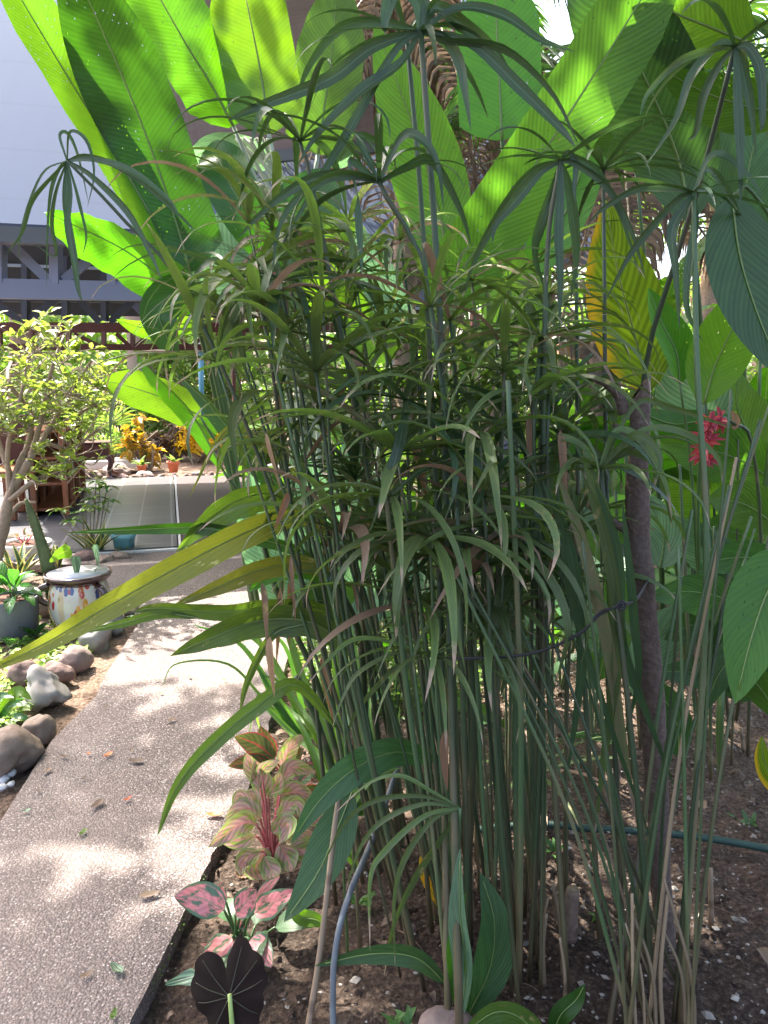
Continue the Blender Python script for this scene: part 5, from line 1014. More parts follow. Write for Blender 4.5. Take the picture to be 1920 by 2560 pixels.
cl_ = thing('aglaonema_seedling', 'small reddish plant with pink stems in the white bowl', 'aglaonema', gw + Vector((0, 0, .12))); rosette(cl_, gw + Vector((0, 0, .12)), 8, .10, .02, 'lance', M['redgr'], (10, 60), 40, st=.11, str_=.005, smat=M['redst'])
gb_ = G(312, 1383)
potlathe('teal_pot', 'square teal planter at the corner of the tiled floor', 'pot', gb_, [(.062, 0), (.078, .13), (.088, .135), (.09, .175), (.08, .175), (.076, .15)], 'potb', .08, .16, None, .8, 40)
vn = thing('creeping_vine', 'tiny vine sprigs trailing at the foot of the teal pot', 'vine', gb_ + Vector((0, -.1, 0))); mb = MB()
rv = random.Random(2)
for i in range(60): sleaf(mb, gb_ + Vector((rv.gauss(0, .07), -.12 + rv.gauss(0, .03), abs(rv.gauss(0, .03)) + .01)), .022, .8, rv)
mb.build('leaves', M['bushy'], vn)
# cactus: three ribs with pale toothed edges
cg = G(138, 1562); ct = thing('column_cactus', 'tall ribbed cactus column between the grey pot and the painted pot', 'cactus', cg)
Ht = W(105, 1248, cg.y).z; mb = MB(); mr = MB(); CX = cr([cg, cg + Vector((-.015, 0, Ht * .35)), cg + Vector((-.045, 0, Ht * .62)), cg + Vector((-.115, 0, Ht))], 40)
for i in range(3):
    a = R(20 + 120 * i); vs = []
for i, p in enumerate(CX):
    t = i / 40; w = .034 + .016 * math.sin(math.pi * min(1, t * 1.3)) ; w *= min(1, (1 - t) / .16 + .12) ** .6
    if .38 < t < .43: w *= .72
    for j in range(12):
        a = 6.283 * j / 12 + .3; k = 1. if j % 4 == 0 else .42 if j % 2 else .40
        if j % 4 == 0: mr.add([p + Vector((math.cos(a), math.sin(a), 0)) * w * 1.02 + q for q in (Vector((.003, 0, -.006)), Vector((-.003, 0, -.006)), Vector((0, 0, .006)), Vector((math.cos(a), math.sin(a), 0)) * .006)], [(0, 1, 2), (0, 3, 2), (1, 3, 2), (0, 1, 3)], 0, .5)
        mb.v.append(p + Vector((math.cos(a), math.sin(a), 0)) * w * k); mb.t.append(t); mb.r.append(.5); mb.u.append(0); mb.m.append(0)
mb.f = [(i * 12 + j, i * 12 + (j + 1) % 12, i * 12 + 12 + (j + 1) % 12, i * 12 + 12 + j) for i in range(40) for j in range(12)] + [tuple(480 + j for j in range(12))]
mb.build('column', M['cactus'], ct); mr.build('spines', M['cactusr'], ct)
# snake plants and umbrella plants
for lb, (x, y), n, L_ in [('yellow edged snake plant behind the leafy grey pot', (45, 1450), 10, .33), ('yellow edged snake plant right behind the cactus column', (140, 1425), 11, .24), ('snake plant clump under the small schefflera', (235, 1390), 12, .33)]:
    g = G(x, y); o = thing('snake_plant', lb, 'snake plant', g); rosette(o, g, n, L_, .026, 'lance', M['snake'], (45, 86), 25, fold=.35, jit=.05, nu=3)
sg = G(230, 1385); so = thing('schefflera', 'young schefflera with whorls of pale green leaves before the tiled floor', 'schefflera', sg)
for i, (x, y) in enumerate([(212, 1225), (250, 1222), (235, 1245), (272, 1250), (205, 1280), (250, 1275), (180, 1300), (150, 1275), (225, 1265), (268, 1215), (240, 1205)]):
    e = W(x, y, sg.y + rng.uniform(-.12, .12)); mb = MB(); tube(mb, [sg + Vector((rng.uniform(-.06, .06), 0, 0)), sg.lerp(e, .5) + Vector((rng.uniform(-.02, .02), 0, 0)), e], .006, .004, 8, 5); s_ = mb.build('stem', M['cane'], so)
    for k in range(8):
        pts = arc(e, k * .785 + i, rng.uniform(-5, 35), .12, 50, 4); m2 = MB(); ribbon(m2, pts, .02, 'lance', 7, 1, 'up', fold=.2); m2.build('leaf', M['bushy'] if k % 3 else M['peace'], s_)
# shrub on the left
sb = G(-35, 1480); sh_ = thing('jatropha_shrub', 'sprawling shrub with bare pale twigs and bright yellow green leaves, left edge', 'shrub', sb)
rs = random.Random(21); Ys = sb.y
trunk = [sb, W(5, 1330, Ys), W(25, 1240, Ys), W(75, 1150, Ys)]
mb = MB(); vs, fs = knob(mb, trunk, [.05, .042, .034, .026], 26, 12, 2.); mb.add(vs, fs, 0, .5)
limbs = [[(25, 1240), (60, 1130), (150, 1060), (240, 1010)], [(25, 1240), (20, 1120), (50, 1000), (70, 900)], [(75, 1150), (130, 1060), (190, 960), (230, 900)], [(30, 1200), (-10, 1080), (-30, 960), (0, 860)], [(75, 1150), (110, 1020), (130, 920), (160, 840)], [(60, 1150), (110, 1110), (180, 1120), (260, 1060)], [(25, 1250), (90, 1200), (150, 1180), (180, 1140)], [(40, 1200), (80, 1050), (20, 950), (40, 880)], [(15, 1300), (50, 1260), (90, 1255)]]
LP = []
for l in limbs:
    P = [W(x, y, Ys + rs.uniform(-.05, .05) + (rs.uniform(-.4, .5) * i / 3)) for i, (x, y) in enumerate(l)]; C = cr(P, 16); LP += C[4:]; tube(mb, C, .020, .008, 0, 7, wob=.2)
tips = []
for i in range(150):
    x = rs.uniform(-60, 345); ymin = 770 + max(0, x - 150) * .75 + rs.random() * 60; y = rs.uniform(ymin, ymin + 250) if rs.random() < .55 else rs.uniform(960, 1210)
    if x > 270 and y > 1020: continue
    e = W(x, y, Ys + rs.uniform(-.45, .6)); q = min(LP, key=lambda p: (p - e).length + max(0, p.z - e.z) * .5); q2 = q.lerp(e, .5) + Vector((rs.uniform(-.06, .06), rs.uniform(-.05, .05), -.06)); tube(mb, [q, q2, e], .0055, .003, 8, 4, wob=.3); tips.append((e, (e - q2).normalized()))
    for _ in range(2):
        e2 = q2.lerp(e, rs.uniform(.2, .8)); e3 = e2 + Vector((rs.gauss(0, .09), rs.gauss(0, .09), abs(rs.gauss(.06, .07)))); tube(mb, [e2, e3], .0035, .0022, 3, 4); tips.append((e3, (e3 - e2).normalized()))
mb.build('branches', M['barkp'], sh_)
mb = MB()
for e, d in tips:
    for k in range(rs.randint(2, 5)):
        a = rs.random() * 6.283; T = (d * .5 + Vector((math.cos(a), math.sin(a), rs.uniform(-.1, .7)))).normalized(); sleaf(mb, e - d * rs.uniform(0, .05), rs.uniform(.035, .105), .38, rs, 0, T)
mb.build('foliage', M['shrub'], sh_)
# ground cover and small leaves at left
rc = random.Random(5); mb = MB()
for i in range(2600):
    x = rc.uniform(-420, 330); y = rc.uniform(1560, 1880)
    if x > 300 - (y - 1560) * 1.0: continue
    g = G(x, y); a = rc.random() * 6.283; sleaf(mb, g + Vector((0, 0, rc.uniform(0, .04))), rc.uniform(.03, .055), .7, rc, 0, Vector((math.cos(a), math.sin(a), rc.uniform(.0, .6))).normalized())
tag(mb.build('ground_cover', M['cover']), 'pale creeping ground cover left of the path', 'ground cover', None, 'stuff')
rc = random.Random(6); mb = MB()
for i in range(5200):
    x = rc.uniform(725, 1200); y = rc.uniform(1440, 1800); g = G(x, y)
    if x < 735 + (y < 1600) * 40: continue
    a = rc.random() * 6.283; sleaf(mb, g + Vector((0, 0, rc.uniform(0, .12) * min(1, (x - 720) / 80))), rc.uniform(.02, .045), .6, rc, 0, Vector((math.cos(a), math.sin(a), rc.uniform(.0, .8))).normalized())
tag(mb.build('ground_cover', M['bush']), 'dark small leaved ground cover between path and sedge', 'ground cover', None, 'stuff')
# leafy sprigs at left edge
for lb, (x, y), Y, pts_ in [('bright speckled arrow leaf plant beside the pale jagged rock', (-5, 1860), 3.15, [((-10, 1800), (40, 1730), (80, 1750), 60), ((-10, 1810), (30, 1760), (60, 1765), 40), ((-30, 1850), (40, 1790), (90, 1820), 34), ((-20, 1850), (40, 1830), (75, 1855), 26), ((-30, 1780), (0, 1740), (35, 1745), 40)]),
                            ('little bright sprig leaning from the border onto the path', (70, 1885), 3.3, [((70, 1885), (95, 1865), (128, 1890), 18), ((70, 1885), (90, 1880), (100, 1885), 14), ((72, 1885), (92, 1862), (100, 1866), 16)])]:
    o = thing('arrow_leaf_plant', lb, 'plant', G(x, y))
    for a_, b_, c_, w in pts_: hero(o, [(*a_, Y), (*b_, Y - .04), (*c_, Y - .06)], w * .55, 'lance', 'helicoy' if w > 50 else 'peace', roll=.5, nu=2, n=10)
for lb, (x, y), n in [('striped leaf seedling in front of the grey pot', (30, 1625), 8), ('small fleshy seedling right of the grey pot', (85, 1600), 7), ('small green plant behind the nearest boulder', (10, 1790), 9), ('seedling at the foot of the tall pale rock', (300, 1550), 4)]:
    g = G(x, y); o = thing('seedling', lb, 'seedling', g); rosette(o, g, n, .11, .022, 'oval', M['peace' if n > 5 else 'pale'], (20, 70), 50, st=.04, str_=.002)

# ---------------------------------------------------------------- aglaonemas and alocasias by the path
def clump(name, label, cat, g, leaves, mat, hw, st='redst', kind='oval', fold=.2, wave=.12, Y=None):
    root = thing(name, label, cat, g)
    for i, (bx, by, mx, my, tx, ty, w, dY) in enumerate(leaves):
        Y_ = (Y or g.y); hero_p = [(bx, by, Y_ + dY * .5), (mx, my, Y_ + dY), (tx, ty, Y_ + dY * 1.4 - .02)]
        m = mat[i % len(mat)]; lf = hero(root, hero_p, w, kind, m, fold=fold, wave=wave, wn_=1.5, nu=4, n=16, roll=rng.uniform(-.35, .35))
        mb = MB(); tube(mb, [g + Vector((rng.uniform(-.02, .02), 0, .0)), g.lerp(W(*hero_p[0]), .6) + Vector((0, 0, .02)), W(*hero_p[0])], .0042, .003, 8, 6); mb.build('petiole', M[st], lf)
    return root
clump('pink_aglaonema', 'aglaonema with broad pink leaves edged in green, behind the black leaf', 'aglaonema', G(592, 2380), [
    (560, 2275, 500, 2245, 435, 2242, 92, -.02), (565, 2255, 550, 2222, 556, 2205, 30, .03), (588, 2285, 620, 2250, 640, 2222, 72, -.03), (636, 2282, 680, 2260, 740, 2225, 72, .0), (640, 2250, 670, 2215, 700, 2190, 30, .05), (590, 2345, 560, 2370, 500, 2360, 30, -.03),
    (580, 2345, 545, 2370, 505, 2395, 66, -.06), (625, 2350, 650, 2370, 678, 2418, 70, -.06), (600, 2290, 610, 2305, 620, 2315, 60, .02)], ['pink'], .05, 'greenst', fold=.12)
rosette(thing('aglaonema_shoot', 'dark green lower leaves beneath the pink aglaonema', 'aglaonema', G(640, 2350)), G(640, 2350), 5, .13, .035, 'oval', M['broadd'], (15, 40), 50, st=.06, az0=0)
clump('variegated_aglaonema', 'large cream green and pink aglaonema spilling over the path edge', 'aglaonema', G(680, 2170), [
    (640, 2060, 600, 2060, 520, 2120, 70, -.05), (650, 2050, 610, 2020, 560, 2060, 60, .0), (655, 2030, 630, 1990, 620, 2010, 46, .03), (660, 2000, 655, 1950, 640, 1900, 62, .02), (690, 2040, 740, 2010, 760, 2050, 50, .0), (680, 2080, 720, 2060, 700, 2110, 60, -.04), (670, 1990, 690, 1960, 700, 1930, 52, .03),
    (700, 1990, 740, 1980, 790, 2000, 60, .05), (670, 2120, 640, 2170, 660, 2200, 80, -.03), (700, 2110, 720, 2150, 730, 2180, 70, -.02), (690, 2090, 740, 2080, 790, 2090, 54, .04), (655, 1940, 660, 1920, 700, 1900, 40, .0), (660, 2140, 680, 2180, 690, 2210, 60, -.05), (690, 2020, 720, 1990, 760, 1960, 54, .06), (640, 2090, 590, 2100, 540, 2090, 50, -.03), (720, 2040, 780, 2040, 830, 2070, 50, .03), (640, 2020, 600, 1990, 585, 2030, 40, .02), (700, 1960, 730, 1920, 790, 1930, 50, .08), (650, 1970, 630, 1920, 615, 1880, 46, .02), (720, 2120, 770, 2130, 800, 2160, 60, .0), (650, 2130, 610, 2150, 600, 2190, 50, -.05)], ['pinkgr'], .05, 'redst', 'lance')
clump('red_edged_aglaonema', 'red stemmed aglaonema with dark red edged leaves beside the path', 'aglaonema', G(730, 2010), [
    (685, 1895, 640, 1860, 585, 1840, 66, -.02), (680, 1905, 665, 1860, 650, 1815, 56, .02), (690, 1920, 630, 1905, 570, 1915, 50, -.05), (700, 1930, 720, 1880, 750, 1840, 50, .03), (715, 1950, 730, 1900, 760, 1870, 46, .06), (745, 1960, 780, 1930, 800, 1950, 50, .0), (740, 1990, 780, 1980, 820, 1990, 46, .05), (700, 1900, 730, 1860, 770, 1835, 40, .1)], ['redgr', 'redgr', 'redgr', 'pinkgr'], .05, 'redst', 'lance')
ab = thing('black_alocasia', 'black scalloped velvet leaf on a pale stalk at the bottom by the path', 'alocasia', G(590, 2600)); mb = MB()
# heart shaped, wavy edged blade seen from behind
c0 = W(574, 2490, 1.50); vs = [c0]; uu_ = [0]; mm_ = [0]; nA = 72; Xv = Vector((1, 0, 0)); Zv = Vector((0, .55, .83))
def rad(a):   # a from the top notch, clockwise
    d = abs(((a + math.pi) % 6.283) - math.pi); r = 1.15
    r = .55 + .70 * min(1, d / .36) ** .9 if d < .36 else 1.25 - .34 * (min(1, (d - .36) / 1.5)) + (.40 * max(0, (d - 2.2) / .94))
    return r * (1 + .085 * abs(math.cos(a * 5.5 + .4)) - .05)
NR = 8
for k in range(1, NR + 1):
    for i in range(nA):
        a = 6.283 * i / nA; r = rad(a) * .084 * k / NR; a2 = a - .30; p = c0 + Xv * (math.sin(a2) * r) + Zv * (math.cos(a2) * r); b_ = .0035 * math.cos(a * 6.5) * (k / NR) ** 2 - .016 * (k / NR) ** 2; vs.append(p + Vector((0, -b_, 0))); uu_.append(k / NR * .9 * abs(math.sin(a * 3.25)) + .02); mm_.append(r)
fs = [(0, 1 + i, 1 + (i + 1) % nA) for i in range(nA)] + [(1 + (k - 1) * nA + i, 1 + k * nA + i, 1 + k * nA + (i + 1) % nA, 1 + (k - 1) * nA + (i + 1) % nA) for k in range(1, NR) for i in range(nA)]
mb.add(vs, fs, .3, .5, uu_, mm_); bl = mb.build('leaf', M['black'], ab)
mb = MB()
for a in (0.5, 5.78, 1.5, 4.78, 2.4, 3.88, 3.14, 1.0, 5.28): tube(mb, [c0 + Vector((0, -.003, 0)), c0 + (Xv * math.sin(a - .3) + Zv * math.cos(a - .3)) * .05 + Vector((0, -.002, 0)), c0 + (Xv * math.sin(a - .3) + Zv * math.cos(a - .3)) * .076 * rad(a) + Vector((0, .006, 0))], .0016, .0006, 8, 5)
mb.build('veins', M['black2'] if 'black2' in M else M['black'], bl)
mb = MB(); tube(mb, [W(574, 2485, 1.49), W(580, 2560, 1.47), W(590, 2700, 1.46)], .0048, .006, 8, 8); mb.build('petiole', M['paleg'], ab)
clump('pale_alocasia', 'small pale green leaf with white veins behind the black leaf', 'alocasia', G(520, 2480), [(490, 2440, 450, 2450, 412, 2462, 46, .0)], ['palestripe'], .03, 'greenst', 'heart')
o = thing('curled_leaf', 'curled tan dead leaf lying beside the pink aglaonema', 'dead leaf', G(740, 2370)); hero(o, [(690, 2352, 1.95), (730, 2360, 1.95), (775, 2345, 1.95), (788, 2330, 1.95)], 50, 'oval', 'dry', name='blade', fold=.5, roll=.7, wave=.3)
o = thing('curled_leaf', 'tan curled dead leaf on the soil below the variegated aglaonema', 'dead leaf', G(605, 2190)); hero(o, [(588, 2178, 2.12), (600, 2190, 2.12), (625, 2192, 2.12)], 26, 'oval', 'dry', name='blade', fold=.5, roll=.7, wave=.2)
o = thing('seed_nut', 'round brown nut with a short stalk on the soil', 'nut', G(1025, 2335)); mb = MB(); rockmesh(mb, G(1025, 2335) + Vector((0, 0, .015)), (.019, .015, .014), 3.3, .1); mb.build('shell', M['nut'], o); mb = MB(); tube(mb, [G(1025, 2335) + Vector((0, 0, .026)), G(1025, 2335) + Vector((-.006, 0, .06))], .0015, .001, 4, 5); mb.build('stalk', M['tan'], o)
g = G(1115, 2610); mb = MB(); rockmesh(mb, g + Vector((0, 0, .02)), (.085, .06, .045), 41.2, .3, .5); tag(mb.build('rock', M['stone1'], loc=g), 'grey brown stone half buried at the bottom edge', 'rock')

# ---------------------------------------------------------------- litter
rl = random.Random(9)
FL = {0: 'yellow brown leaf on the path just off the little bright sprig', 1: 'small orange leaf on the path, left of the two by the ginger tip', 2: 'rust brown leaf on the path under the tip of the longest hanging ginger leaf', 3: 'dark curled leaf in the middle of the shaded path below the orange one', 4: 'brown leaf on the path close to the nearest boulder', 5: 'tiny orange flake in the middle of the path above the largest curled leaf', 6: 'tiny orange flake near the variegated aglaonema', 8: 'small brown leaf in the lowest middle part of the path', 9: 'fallen green leaf midway down the path', 10: 'fallen green leaf lowest on the path',
 11: 'brown leaf on the path between the rock row and the lime straps', 12: 'single yellow fallen leaf far up the path', 13: 'small brown leaf just left of the tiny orange one near the thin grass blades', 14: 'tiny orange leaf up the path below the arching grass', 15: 'brown leaf on the path left of the hanging ginger leaf', 16: 'dark brown leaf on the path to the right of the pale jagged rock', 17: 'small brown leaf right of the rust coloured one', 18: 'small dark leaf just below the rust coloured one', 19: 'whitish bleached leaf low on the path near the bed edge', 20: 'whitish bleached leaf at the left edge of the path', 21: 'brown leaf beside the dark angular stone', 22: 'small brown leaf highest on the path, under the grey green ginger leaf', 23: 'tiny orange leaf far up the path near the lime straps', 24: 'small brown leaf left of the dark curled one', 25: 'brown leaf at the left edge of the path below the boulder', 26: 'tiny orange leaf between the two brown ones in the middle of the path'}
for i, (x, y, c) in enumerate([(160, 1893, 'brown'), (223, 1887, 'terra'), (330, 1878, 'brown'), (209, 1950, 'brown'), (117, 1930, 'brown'), (320, 2000, 'terra'), (535, 2040, 'terra'), (375, 2240, 'brown'), (218, 2440, 'brown'), (207, 2085, 'lime'), (285, 2540, 'lime'), (475, 1695, 'brown'), (562, 1702, 'croton'), (390, 1703, 'brown'), (405, 1735, 'terra'), (430, 1802, 'brown'), (225, 1820, 'brown'), (370, 1880, 'brown'), (340, 1905, 'brown'), (292, 2425, 'palestripe'), (65, 2030, 'palestripe'), (265, 1770, 'brown'), (420, 1585, 'brown'), (655, 1635, 'terra'), (243, 2014, 'brown'), (97, 1980, 'brown'), (270, 1890, 'terra')]):
    g = G(x, y, .04); mb = MB(); a = rl.random() * 6.283; L_ = .05 * rl.uniform(.5, 1.3) * (1.5 if i == 7 else 1); d = Vector((math.cos(a), math.sin(a), 0))
    if i == 7: d = Vector((1, .3, 0)).normalized()
    m = M[c] if c != 'terra' else M['litter_o']
    ribbon(mb, [g - d * L_ * .5 + Vector((0, 0, .008)), g + Vector((0, 0, .003)), g + d * L_ * .5 + Vector((0, 0, .01))], L_ * .24, 'oval', 8, 2, 'up', fold=.35, rnd=rl.random())
    lb = {'brown': 'small dry brown fallen leaf on the path', 'terra': 'tiny orange fallen leaf on the path', 'lime': 'fallen green leaf on the path', 'croton': 'single yellow fallen leaf far up the path', 'palestripe': 'whitish bleached fallen leaf on the path'}[c]
    if i == 7: lb = 'largest curled purple brown leaf, low on the path'
    lb = FL.get(i, lb)
    tag(mb.build('fallen_leaf', m, loc=g), lb, 'fallen leaf', 'fallen leaves on the path')
mb = MB()
def inbed(x, y):
    if y > 5.6: return False
    # right of the path edge
    for i in range(len(Rp) - 1):
        a, b = Rp[i], Rp[i + 1]
        if (a.y - y) * (b.y - y) <= 0 and abs(b.y - a.y) > 1e-6: return x > a.x + (b.x - a.x) * (y - a.y) / (b.y - a.y) + .015
    return x > Rp[-1].x
n = 0
while n < 4200:
    x = rl.uniform(-1.1, 2.6); y = 1.35 + 3.6 * rl.random() ** 1.5
    if not inbed(x, y): continue
    if rl.random() > .10 + 1.3 * max(0, noise.noise(Vector((x * 3, y * 3, 1)))) + (.5 if x > .25 else 0): continue
    n += 1; s = rl.uniform(.0025, .0075) * (2.3 if rl.random() < .07 else 1); c = Vector((x, y, rl.uniform(-.006, .02))); q = [Vector((rl.gauss(0, 1), rl.gauss(0, 1), rl.gauss(0, .6))).normalized() * s for _ in range(6)]
    X = Vector((s * rl.uniform(.7, 1.3), 0, 0)); Y_ = Vector((0, s * rl.uniform(.5, 1), 0)); Z = Vector((0, 0, s * rl.uniform(.3, .7))); Mx = Matrix.Rotation(rl.random() * 6, 3, 'Z')
    mb.add([c + Mx @ k for k in (X, Y_, -X, -Y_)] + [c + Z + Mx @ (X * .4), c + Z - Mx @ (X * .3 + Y_ * .3), c - Z], [(0, 1, 4), (1, 2, 5), (1, 5, 4), (2, 3, 5), (3, 0, 4), (3, 4, 5), (0, 6, 1), (1, 6, 2), (2, 6, 3), (3, 6, 0)], 0, rl.random())
tag(mb.build('gravel', M['gravel'], smooth=False), 'pale stone chips scattered over the dark soil', 'gravel', None, 'stuff')
mb = MB(); n = 0
while n < 2600:
    x = rl.uniform(-1.1, 2.6); y = 1.35 + 3.8 * rl.random()
    if not inbed(x, y): continue
    n += 1; s = rl.uniform(.006, .018); c = Vector((x, y, rl.uniform(-.008, .012))); vs = [c + Vector((rl.gauss(0, 1), rl.gauss(0, 1), rl.gauss(0, .7))).normalized() * s * rl.uniform(.6, 1) for _ in range(8)]
    import bmesh
    bm = bmesh.new(); [bm.verts.new(v) for v in vs]; r_ = bmesh.ops.convex_hull(bm, input=bm.verts)
    bmesh.ops.delete(bm, geom=[v for v in bm.verts if not v.link_faces], context='VERTS'); bm.verts.index_update()
    mb.add([v.co.copy() for v in bm.verts], [tuple(v.index for v in f.verts) for f in bm.faces], 0, rl.random()); bm.free()
tag(mb.build('soil_clods', M['soil'], smooth=False), 'loose dark soil clods in the bed', 'soil', None, 'stuff')
mb = MB()
for i in range(2600):
    x = rl.uniform(-.6, 3.4); y = rl.uniform(1.5, 6.2)
    if not inbed(x, min(y, 5.5)): continue
    if y < 2.4 and rl.random() < .8: continue
    g = Vector((x, y, .005)); a = rl.random() * 6.283; d = Vector((math.cos(a), math.sin(a), 0)) * rl.uniform(.02, .07)
    if rl.random() < .45: tube(mb, [g - d, g + Vector((0, 0, .012)), g + d], .002, .0015, 3, 4)
    else: ribbon(mb, [g - d * .5, g + Vector((0, 0, .015)), g + d * .5], d.length * .3, 'oval', 5, 1, 'up', fold=.4, rnd=rl.random())
tag(mb.build('leaf_litter', M['brown']), 'dry twigs and leaf litter over the back of the bed', 'leaf litter', None, 'stuff')
mb = MB(); 
for i in range(900):    # moss along the path edge
    k = rl.randint(2, 54); p = Rp[k].lerp(Rp[k + 1], rl.random()); 
    if noise.noise(Vector((p.y * 3, 0, 0))) < -.05: continue
    sleaf(mb, Vector((p.x + rl.uniform(-.006, .012), p.y, rl.uniform(.005, .034))), rl.uniform(.004, .009), .6, rl)
tag(mb.build('moss', M['bush']), 'green moss on the path edge', 'moss', None, 'stuff')
for lb, (x, y), n_ in [('tiny green weed near the grey pipe', (905, 2270), 7), ('pair of tiny weed leaves beside the cut stump', (1490, 2310), 3), ('fine tufted weed at the bottom edge left of the stone', (1010, 2570), 14), ('small weed between the green hose and the stump', (1390, 2130), 8), ('low weed on the mulch right of the stake', (1730, 1720), 6), ('low weed at the far right of the bed', (1860, 2060), 7)]:
    g = G(x, y); o = thing('weed', lb, 'weed', g); rosette(o, g, n_, .055, .009, 'lance', M['blade'], (20, 80), 50)

# ---------------------------------------------------------------- garden beyond the pavilion
def shrub(label, c, rad_, n, ls, mat, seed, cat='shrub', name='shrub', trunk=True, aspect=.45, parts=(), clumps=18):
    c = Vector(c); root = thing(name, label, cat, (c.x, c.y, 0)); mb = MB(); crown(mb, c, rad_, n, ls, seed, aspect=aspect, clumps=clumps); mb.build('crown', M[mat], root)
    if trunk:
        mb = MB(); rr = random.Random(seed)
        for i in range(7): tube(mb, [Vector((c.x + rr.uniform(-.08, .08), c.y, -.05)), Vector((c.x + rr.uniform(-.5, .5) * rad_[0], c.y + rr.uniform(-.3, .3) * rad_[1], c.z * .6)), c + Vector((rr.uniform(-.7, .7) * rad_[0], rr.uniform(-.6, .6) * rad_[1], rr.uniform(-.3, .5) * rad_[2]))], .02 + .01 * rad_[2], .006, 8, 5)
        mb.build('trunk', M['barkp'], root)
    return root
yc = W(500, 1080, 13.2); shrub('bright yellow croton bush beyond the tiled floor', yc, (.55, .4, .38), 520, .17, 'croton', 3, 'croton', 'croton', aspect=.3)
oc = W(360, 1100, 11.9); shrub('orange green croton on a thin stem beside the red pot', oc, (.32, .3, .42), 170, .20, 'crotono', 4, 'croton', 'croton', aspect=.4, clumps=8)
for lb, (x, y), h_ in [('small red pot beside the orange croton', (355, 1180), .13), ('red flower pot right of the orange croton', (434, 1178), .17)]:
    g = Vector(PX(x, y, 5.3)); g.z = 0.02; potlathe('flower_pot', lb, 'pot', g, [(h_ * .35, 0), (h_ * .5, h_ * .8), (h_ * .58, h_ * .82), (h_ * .58, h_), (h_ * .5, h_)], 'terra', h_ * .5, h_ * .9)
    o = thing('pot_plant', ('small' if h_ < .15 else 'leafy') + ' green plant growing in the ' + ('small red pot' if h_ < .15 else 'larger red pot'), 'plant', g + Vector((0, 0, h_))); rosette(o, g + Vector((0, 0, h_ * .9)), 8, .16, .03, 'lance', M['bushy'], (30, 80), 40, nu=1, nseg=5)
def fan(root, c, n, L_, az, el, seed):
    rr = random.Random(seed); d = Vector((math.cos(az) * math.cos(el), math.sin(az) * math.cos(el), math.sin(el))); S = d.cross(Vector((0, 0, 1))).normalized(); U = S.cross(d); mb = MB()
    for i in range(n):
        a = -1.7 + 3.4 * i / (n - 1); t_ = (U * math.cos(a) * .9 + S * math.sin(a) + d * .5).normalized(); ribbon(mb, [c, c + t_ * L_ * .6, c + t_ * L_ - Vector((0, 0, L_ * .18))], L_ * .045, 'strap', 5, 1, 'cam', fold=.5, rnd=rr.random())
    return mb.build('fan_leaf', M['bushy'], root)
fb = W(275, 1130, 12.6); fb.z = 0; fo = thing('fan_palm', 'fan palm with bright pleated leaves behind the side table', 'palm', fb); rf_ = random.Random(8)
for i, (x, y) in enumerate([(285, 1060), (300, 1110), (240, 1080), (220, 1120), (262, 1130), (320, 1130), (205, 1065), (250, 1040)]):
    c = W(x, y, 12.4 + rf_.uniform(-.3, .4)); lf = fan(fo, c, 15, .48, -1.57 + rf_.uniform(-.8, .8), rf_.uniform(-.1, .6), i); mb = MB(); tube(mb, [fb, fb.lerp(c, .5) + Vector((0, 0, .12)), c], .012, .008, 6, 5); mb.build('petiole', M['greenst'], lf)
BG = [('leafy green shrub behind the fan palm', (150, 1010), 14.5, (1.1, .8, .9), 1600, .17, 'bushy'), ('dense green shrub behind the orange croton', (330, 1020), 15.5, (.9, .7, .7), 1100, .16, 'bush'), ('bright sunlit shrub right of the big trunk', (450, 950), 15, (1.0, .8, 1.2), 1900, .15, 'bushy'), ('reddish dry brush at the foot of the thick tree', (430, 1090), 13.6, (.42, .35, .55), 600, .13, 'brown'),
      ('tall pale shrub behind the yellow croton', (560, 960), 16, (1.0, .8, 1.3), 1800, .16, 'bushy'), ('low green bush behind the white plinth', (60, 1090), 14, (1.0, .6, .6), 1000, .15, 'bush'), ('leafy bush beyond the sedge left of centre', (720, 1080), 13, (1.0, .8, 1.0), 1700, .15, 'bushy'), ('round bush behind the sedge centre', (930, 1050), 12, (1.1, .8, 1.1), 1900, .15, 'bush'),
      ('bright bush seen through the sedge right of centre', (1180, 1080), 11, (1.1, .8, .9), 1900, .14, 'bushy'), ('sunlit bush behind the palm trunk', (1430, 1060), 10.5, (1.0, .8, .9), 1800, .13, 'bushy'), ('far bush behind the yellowing heliconia', (1650, 1010), 11, (1.1, .8, 1.0), 1900, .14, 'bush'), ('far bush at the right edge of the bed', (1880, 980), 10, (1.0, .8, 1.0), 1800, .13, 'bushy'), ('low bright plants beyond the red ginger', (1760, 1180), 7.6, (.9, .5, .45), 1300, .10, 'bushy'), ('low bright plants behind the stake', (1500, 1210), 7.8, (.9, .5, .4), 1200, .10, 'bushy'), ('low green plants behind the sedge centre', (1180, 1230), 8, (.9, .5, .4), 1200, .10, 'bush'), ('low leafy plants right of the path', (850, 1240), 8, (.7, .5, .4), 1000, .10, 'bushy')]
for i, (lb, (x, y), Y, r_, n_, ls, m) in enumerate(BG): shrub(lb, W(x, y, Y), r_, n_, ls, m, 100 + i, clumps=26)
